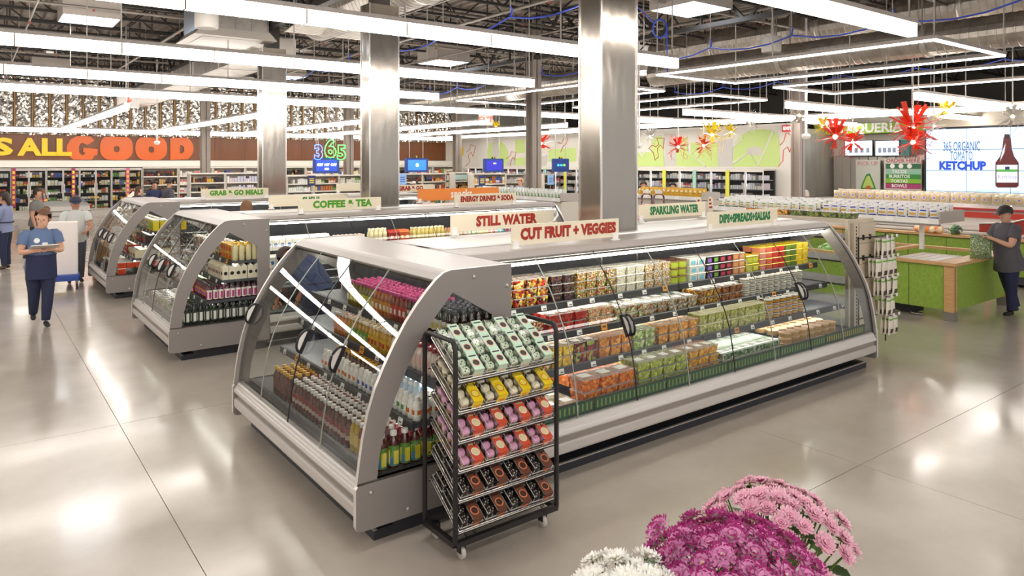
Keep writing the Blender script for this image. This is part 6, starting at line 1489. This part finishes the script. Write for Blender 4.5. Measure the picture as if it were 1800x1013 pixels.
MB().tube([(.12*math.cos(a)*.798, -.12*math.cos(a)*.603, .16*math.sin(a)) for a in [k*PI/9 for k in range(18)]], .016, BLU, 5, closed=True).build('loop', t)
MB().tube([(.1, -.07, 0), (.1, -.075, -.75)], .012, BLU, 5).tube([(-.08, .06, .1), (-.35, .3, .45), (-.5, .4, 1.6)], .012, BLU, 5).build('tail', t)
def dome(px, py, z, lab):
    p = on_z(px, py, z); t = thing('dome_camera', lab, 'camera', p, 0, 'white dome cameras on drop rods')
    MB().lathe([(.02, .08), (.09, .05), (.1, 0), (.075, -.05), (.001, -.085)], M('f0eeea', .4), 14).build('dome', t); MB().box((-.02, -.02, .06), (.02, .02, 6.2-z), M('efece8', .4)).build('drop_rod', t)
dome(276, 251, 2.95, 'white dome camera hanging in front of the orange O'); dome(1417, 240, 2.9, 'white dome camera beside the grey post by the taqueria'); dome(1123, 256, 2.75, 'white dome camera just right of the widest clad column')
# starburst pendant lamps
BULB = M('ffe9c0', .4, 0, 20)
def fins(col, seed, R, n=34, wire=True):
    r = random.Random(seed); m = MB(); mt = M(col, .35, 0, 0, coat=.4)
    for k in range(n):
        a = 2*PI*k/n+r.uniform(-.2, .2); el = r.uniform(-.7, 1.25); L = R*r.uniform(.55, 1.0)
        d = Vector((math.cos(a)*math.cos(el), math.sin(a)*math.cos(el), math.sin(el))); s = d.cross(Vector((0, 0, 1))).normalized()*R*.10
        b = d*R*.14; q = d*L; u = d.cross(s).normalized()*R*.012
        m.add([b-s*.5, b+s*.5, q+s*1.1, q-s*1.1, b-s*.5+u, b+s*.5+u, q+s*1.2+u, q-s*1.2+u], [(0, 1, 2, 3), (7, 6, 5, 4), (0, 4, 5, 1), (2, 6, 7, 3), (1, 5, 6, 2), (3, 7, 4, 0)], mt)
    w = MB()
    for k in range(9):
        a = r.uniform(0, 6.28); p = [Vector((0, 0, 0))]
        for q in range(3): p.append(Vector((math.cos(a)*R*r.uniform(.2, .8), math.sin(a)*R*r.uniform(.2, .8), -R*(.25+.3*q)*r.uniform(.7, 1.3)))); a += r.uniform(-.7, .7)
        w.tube(p, R*.009, mt, 4)
        w.tube([Vector((v.x, v.y, -v.z*.9)) for v in p[1:]], R*.009, mt, 4)
    return m.mesh('fin_cluster'), w.mesh('wire_tangle')
FN = {}
def starburst(px, py, X, Rpx, col, lab, seed=1):
    p = on_x(px, py, X); D = math.hypot(X*math.cos(YAW)+p.y*math.sin(YAW), 0); R = Rpx*D/FPX
    t = thing('starburst_pendant', lab, 'lamp', p, 0, 'starburst pendant lamps')
    f, w_ = fins(col, seed, R); tag(obj('fin_cluster', f, t), kind='stuff'); tag(obj('wire_tangle', w_, t), kind='stuff')
    MB().lathe([(.001, -R*.13), (R*.08, -R*.08), (R*.1, 0), (R*.05, R*.1), (.001, R*.12)], BULB, 10).build('bulb', t)
    MB().lathe([(R*.09, R*.12), (R*.09, R*.24), (R*.03, R*.28)], M('8a8680', .4, .5), 8).build('socket', t)
    MB().box((-.008, -.008, R*.2), (.008, .008, 6.2-p.z), CABLE).build('cord', t)
RD, YL, CLR = 'd93218', 'dcc21c', 'b9b4ae'
for a in ((1603, 225, 16.5, 50, RD, 'largest red starburst pendant over the taqueria sign end'), (1605, 250, 16.2, 38, RD, 'red starburst pendant hanging just below the largest red one'), (1468, 240, 17, 40, RD, 'red starburst pendant at the near end of the taqueria sign'),
          (1499, 250, 17.5, 27, RD, 'small red starburst pendant in front of the first menu screen'), (1446, 222, 17.8, 22, YL, 'small yellow starburst pendant over the start of the taqueria sign'), (1664, 193, 16, 28, YL, 'yellow starburst pendant above the beige fascia'),
          (1642, 222, 17.6, 22, CLR, 'clear starburst pendant between the red and yellow ones'), (1780, 205, 15.5, 28, CLR, 'clear starburst pendant over the ketchup screens'), (1405, 203, 18, 26, CLR, 'clear starburst pendant in front of the grey post'),
          (1192, 258, 18, 24, RD, 'red starburst pendant just right of the widest clad column'), (1237, 256, 18.2, 24, RD, 'red starburst pendant beside the yellow one over the mural'), (1252, 237, 17.5, 30, YL, 'yellow starburst pendant in front of the mural'),
          (1285, 232, 18.6, 17, YL, 'smallest yellow starburst pendant in front of the mural'), (1318, 213, 18.4, 20, CLR, 'clear starburst pendant above the mural'), (1143, 240, 18.8, 18, CLR, 'clear starburst pendant close behind the widest clad column'),
          (951, 252, 17.2, 26, RD, 'red starburst pendant right of the tall grey post'), (872, 224, 17.6, 15, YL, 'yellow starburst pendant left of the tall grey post')):
    starburst(*a[:5], a[5], seed=int(a[0]))
# low bunkers and racks in the far aisle on the left
def bunker(lab, x, y, w, d, h=.95):
    t = thing('bunker_freezer', lab, 'freezer', (x, y, 0), 0, 'low bunker freezers in the far aisle')
    MB().rbox((0, 0, .12), (w, d, h), .04, M('cfcac4', .4)).build('body', t); MB().box((.03, .03, 0), (w-.03, d-.03, .12), DARK).build('kick', t)
    for k in range(4): MB().box((-.02, -.02, .3+k*.15), (w+.02, 0, .34+k*.15), M('8f8b88', .4)).build('bumper', t)
    MB().prism([(0, h), (w, h), (w*.8, h+.3), (w*.2, h+.3)], 'y', .02, d-.02, GLASS).build('lid', t)
    for k in range(5): MB().box((0, k*d/5, h), (w, k*d/5+.03, h+.04), M('a9a5a2', .35, .4)).build('rail', t)
bunker('low bunker freezer with clear lid behind the people at the photo edge', 1.75, 26.2, 1.3, 3.0); bunker('low bunker freezer beside the open display racks in the far aisle', 4.4, 28.5-1.5, 1.5, 1.9)
t = thing('display_rack', 'open white display rack of small packs left of the farthest island', 'shelf', (3.35, 18.6, 0))
for k in range(4): MB().box((0, 0, .25+k*.3), (1.1, 2.4, .28+k*.3), M('e6e1d9', .4)).build('shelf_board', t)
for x in (0, 1.06):
    for y in (0, 2.36): MB().box((x, y, 0), (x+.04, y+.04, 1.3), M('c9c4bd', .4)).build('upright', t)
gm_ = goods(1.0, .6, 1.15, 4, 'light', 77, .1)
for k in range(3): tag(obj('packaged_goods', gm_, t, (.05, .1+k*.75, .26)), kind='stuff')
cb = tag(MB().rbox((0, 0, 0), (.25, .3, .75), .01, M('c8893a', .6)).build('cardboard_stand', None, (1.95, 16.1, 0)), 'orange brown cardboard stand at the far end of the farthest island', 'stand')
# ---------------- potted chrysanthemums in the foreground ----------------
def petal_flower(seed, R, base, mid, tip, centre, rings=((18, .12, 1.0), (16, .45, .92), (12, .8, .75), (8, 1.15, .5)), wid=.13, cup=.25):
    r = random.Random(seed); m = MB(); cb_, cm_, ct_, cc = M(base, .6), M(mid, .6), M(tip, .6), M(centre, .7)
    for n, el0, ln in rings:
        for k in range(n):
            a = 2*PI*(k+r.uniform(-.3, .3))/n; el = el0+r.uniform(-.12, .12); L = R*ln*r.uniform(.9, 1.08); w_ = R*wid*r.uniform(.85, 1.1)
            d0 = Vector((math.cos(a), math.sin(a), 0)); s = Vector((-d0.y, d0.x, 0)); P = []
            for t_, ww in ((.08, .35), (.45, .85), (.8, 1.0), (1.0, .3)):
                e = el+cup*(t_-.3)*-1.2+(.25 if t_ > .9 else 0)
                c = d0*(L*t_*math.cos(e))+Vector((0, 0, L*t_*math.sin(e)*.8))
                P += [c-s*w_*ww+Vector((0, 0, w_*.25*ww)), c, c+s*w_*ww+Vector((0, 0, w_*.25*ww))]
            m.add(P, [(0, 3, 4, 1), (1, 4, 5, 2)], cb_, True); m.add(P, [(3, 6, 7, 4), (4, 7, 8, 5)], cm_, True); m.add(P, [(6, 9, 10, 7), (7, 10, 11, 8)], ct_, True)
    m.lathe([(R*.14, 0), (R*.12, R*.1), (.001, R*.14)], cc, 8)
    return m.mesh('flower')
def leaf_mesh(L, col):
    m = MB(); o = [(0, 0), (.22, .25), (.4, .2), (.5, .42), (.66, .3), (.8, .34), (1, 0), (.8, -.34), (.66, -.3), (.5, -.42), (.4, -.2), (.22, -.25)]
    vs = [(x*L, y*L*.8, -.25*L*x*x+abs(y)*L*.15) for x, y in o]+[(.5*L, 0, -.07*L)]
    m.add(vs, [(k, (k+1) % 12, 12) for k in range(12)], M(col, .5), True); return m.mesh('leaf')
LEAVES = [leaf_mesh(.075, '47682f'), leaf_mesh(.06, '57793a'), leaf_mesh(.085, '3b5a28')]
def plant(label, c, Rx, H, flowers, n, seed, zpot, pot, spread=1.0, extra=()):
    """dome of flowers of half-width Rx whose top is at c; stems rise from a pot below"""
    r = random.Random(seed); top = Vector(c); base = Vector((c[0], c[1], zpot))
    t = thing('chrysanthemum_plant', label, 'flowers', base, 0, 'potted chrysanthemums in the foreground')
    MB().lathe([(.075, 0), (.11, .15), (.118, .155), (.118, .175), (.105, .175), (.1, .15), (.001, .15)], M(pot, .6), 18).build('pot', t)
    hub = Vector((0, 0, .16)); pts = []
    g = (1+5**.5)/2
    for k in range(n):
        f = (k+.5)/n; rr = math.sqrt(f)*.99; a = 2*PI*k/g
        x, y = rr*Rx*math.cos(a)*spread, rr*Rx*math.sin(a)
        z = (top.z-zpot)-H*(1-math.sqrt(max(0, 1-rr*rr*.92)))+r.uniform(-.02, .012)
        pts.append((Vector((x+r.uniform(-.012, .012), y+r.uniform(-.012, .012), z)), rr))
    pts += [(Vector(e), .8) for e in extra]
    st_ = MB(); sm = M('5f7a3a', .6)
    for p, rr in pts:
        n_ = Vector((p.x*1.0, p.y*1.0, Rx*.9)).normalized()
        o = obj('flower', r.choice(flowers), t, p); o.rotation_euler = (n_.to_track_quat('Z', 'Y') @ Matrix.Rotation(r.uniform(0, 6.28), 4, 'Z').to_quaternion()).to_euler(); s = r.uniform(.86, 1.12); o.scale = (s, s, s)
        st_.tube([hub+Vector((p.x*.15, p.y*.15, 0)), hub*.4+p*.6+Vector((p.x*.1, p.y*.1, -.02)), p-n_*.004], .0028, sm, 4)
    st_.build('stems', t)['kind'] = 'stuff'
    for k in range(70):
        p, rr = pts[r.randrange(len(pts))]; f = r.uniform(.45, .9); q = Vector((p.x*f*1.12, p.y*f*1.12, .14+(p.z-.14)*f*.95)); a = math.atan2(p.y, p.x)+r.uniform(-1, 1)
        o = obj('leaf', r.choice(LEAVES), t, q); o.rotation_euler = (r.uniform(-.4, .4), r.uniform(-.5, .5), a)
    return t
def pt(px, py, D):
    f = Vector((math.cos(YAW), math.sin(YAW), 0)); r = Vector((math.sin(YAW), -math.cos(YAW), 0))
    return Vector((0, 0, CAMZ))+f*D+r*((px-900)/FPX*D)-Vector((0, 0, (py-HZ)/FPX*D))
PINK = [petal_flower(k, .040, 'c86a98', 'e8aec4', 'f0c8d4', 'a83a6a') for k in range(3)]
MAG = [petal_flower(10+k, .052, 'f8ecf0', 'd98abc', 'ac2c7c', 'e0cf7a', ((16, .1, 1.0), (15, .4, .95), (12, .75, .8), (9, 1.1, .55)), .12) for k in range(3)]
WHI = [petal_flower(20+k, .049, 'f2efe2', 'f8f6ee', 'fbfaf6', 'e8dc8a', ((20, .1, 1.0), (18, .4, .95), (14, .75, .8), (10, 1.1, .55)), .10) for k in range(3)]
c = pt(1362, 864, 2.62); c2 = pt(1287, 940, 2.28); c3 = pt(1105, 1002, 2.12)
zt = .60
plant('pale pink chrysanthemum pot, tallest of the three in the foreground', c, .278, .24, PINK, 62, 3, zt, 'b5694c')
plant('magenta and white striped chrysanthemum pot, in front of the pale pink one', c2, .265, .15, MAG, 46, 5, zt, 'b5694c', 1.0, [Vector(pt(1157, 930, 2.28)-Vector((c2.x, c2.y, zt))), Vector(pt(1186, 968, 2.24)-Vector((c2.x, c2.y, zt)))])
plant('white chrysanthemum pot at the bottom edge, lowest of the three', c3, .17, .1, WHI, 28, 8, zt, 'b5694c')
f_ = Vector((c.x+c2.x+c3.x, c.y+c2.y+c3.y, 0))/3
st2 = thing('flower_stand', 'wooden flower stand carrying the potted chrysanthemums', 'stand', (f_.x, f_.y, 0), YAW-R90)
MB().rbox((-.62, -.5, zt-.04), (.62, .55, zt), .01, WOOD).build('top', st2)
for sx in (-.56, .5):
    for sy in (-.44, .43): MB().box((sx, sy, 0), (sx+.06, sy+.06, zt-.04), WOOD).build('leg', st2)
bpy.data.scenes.remove(TS)
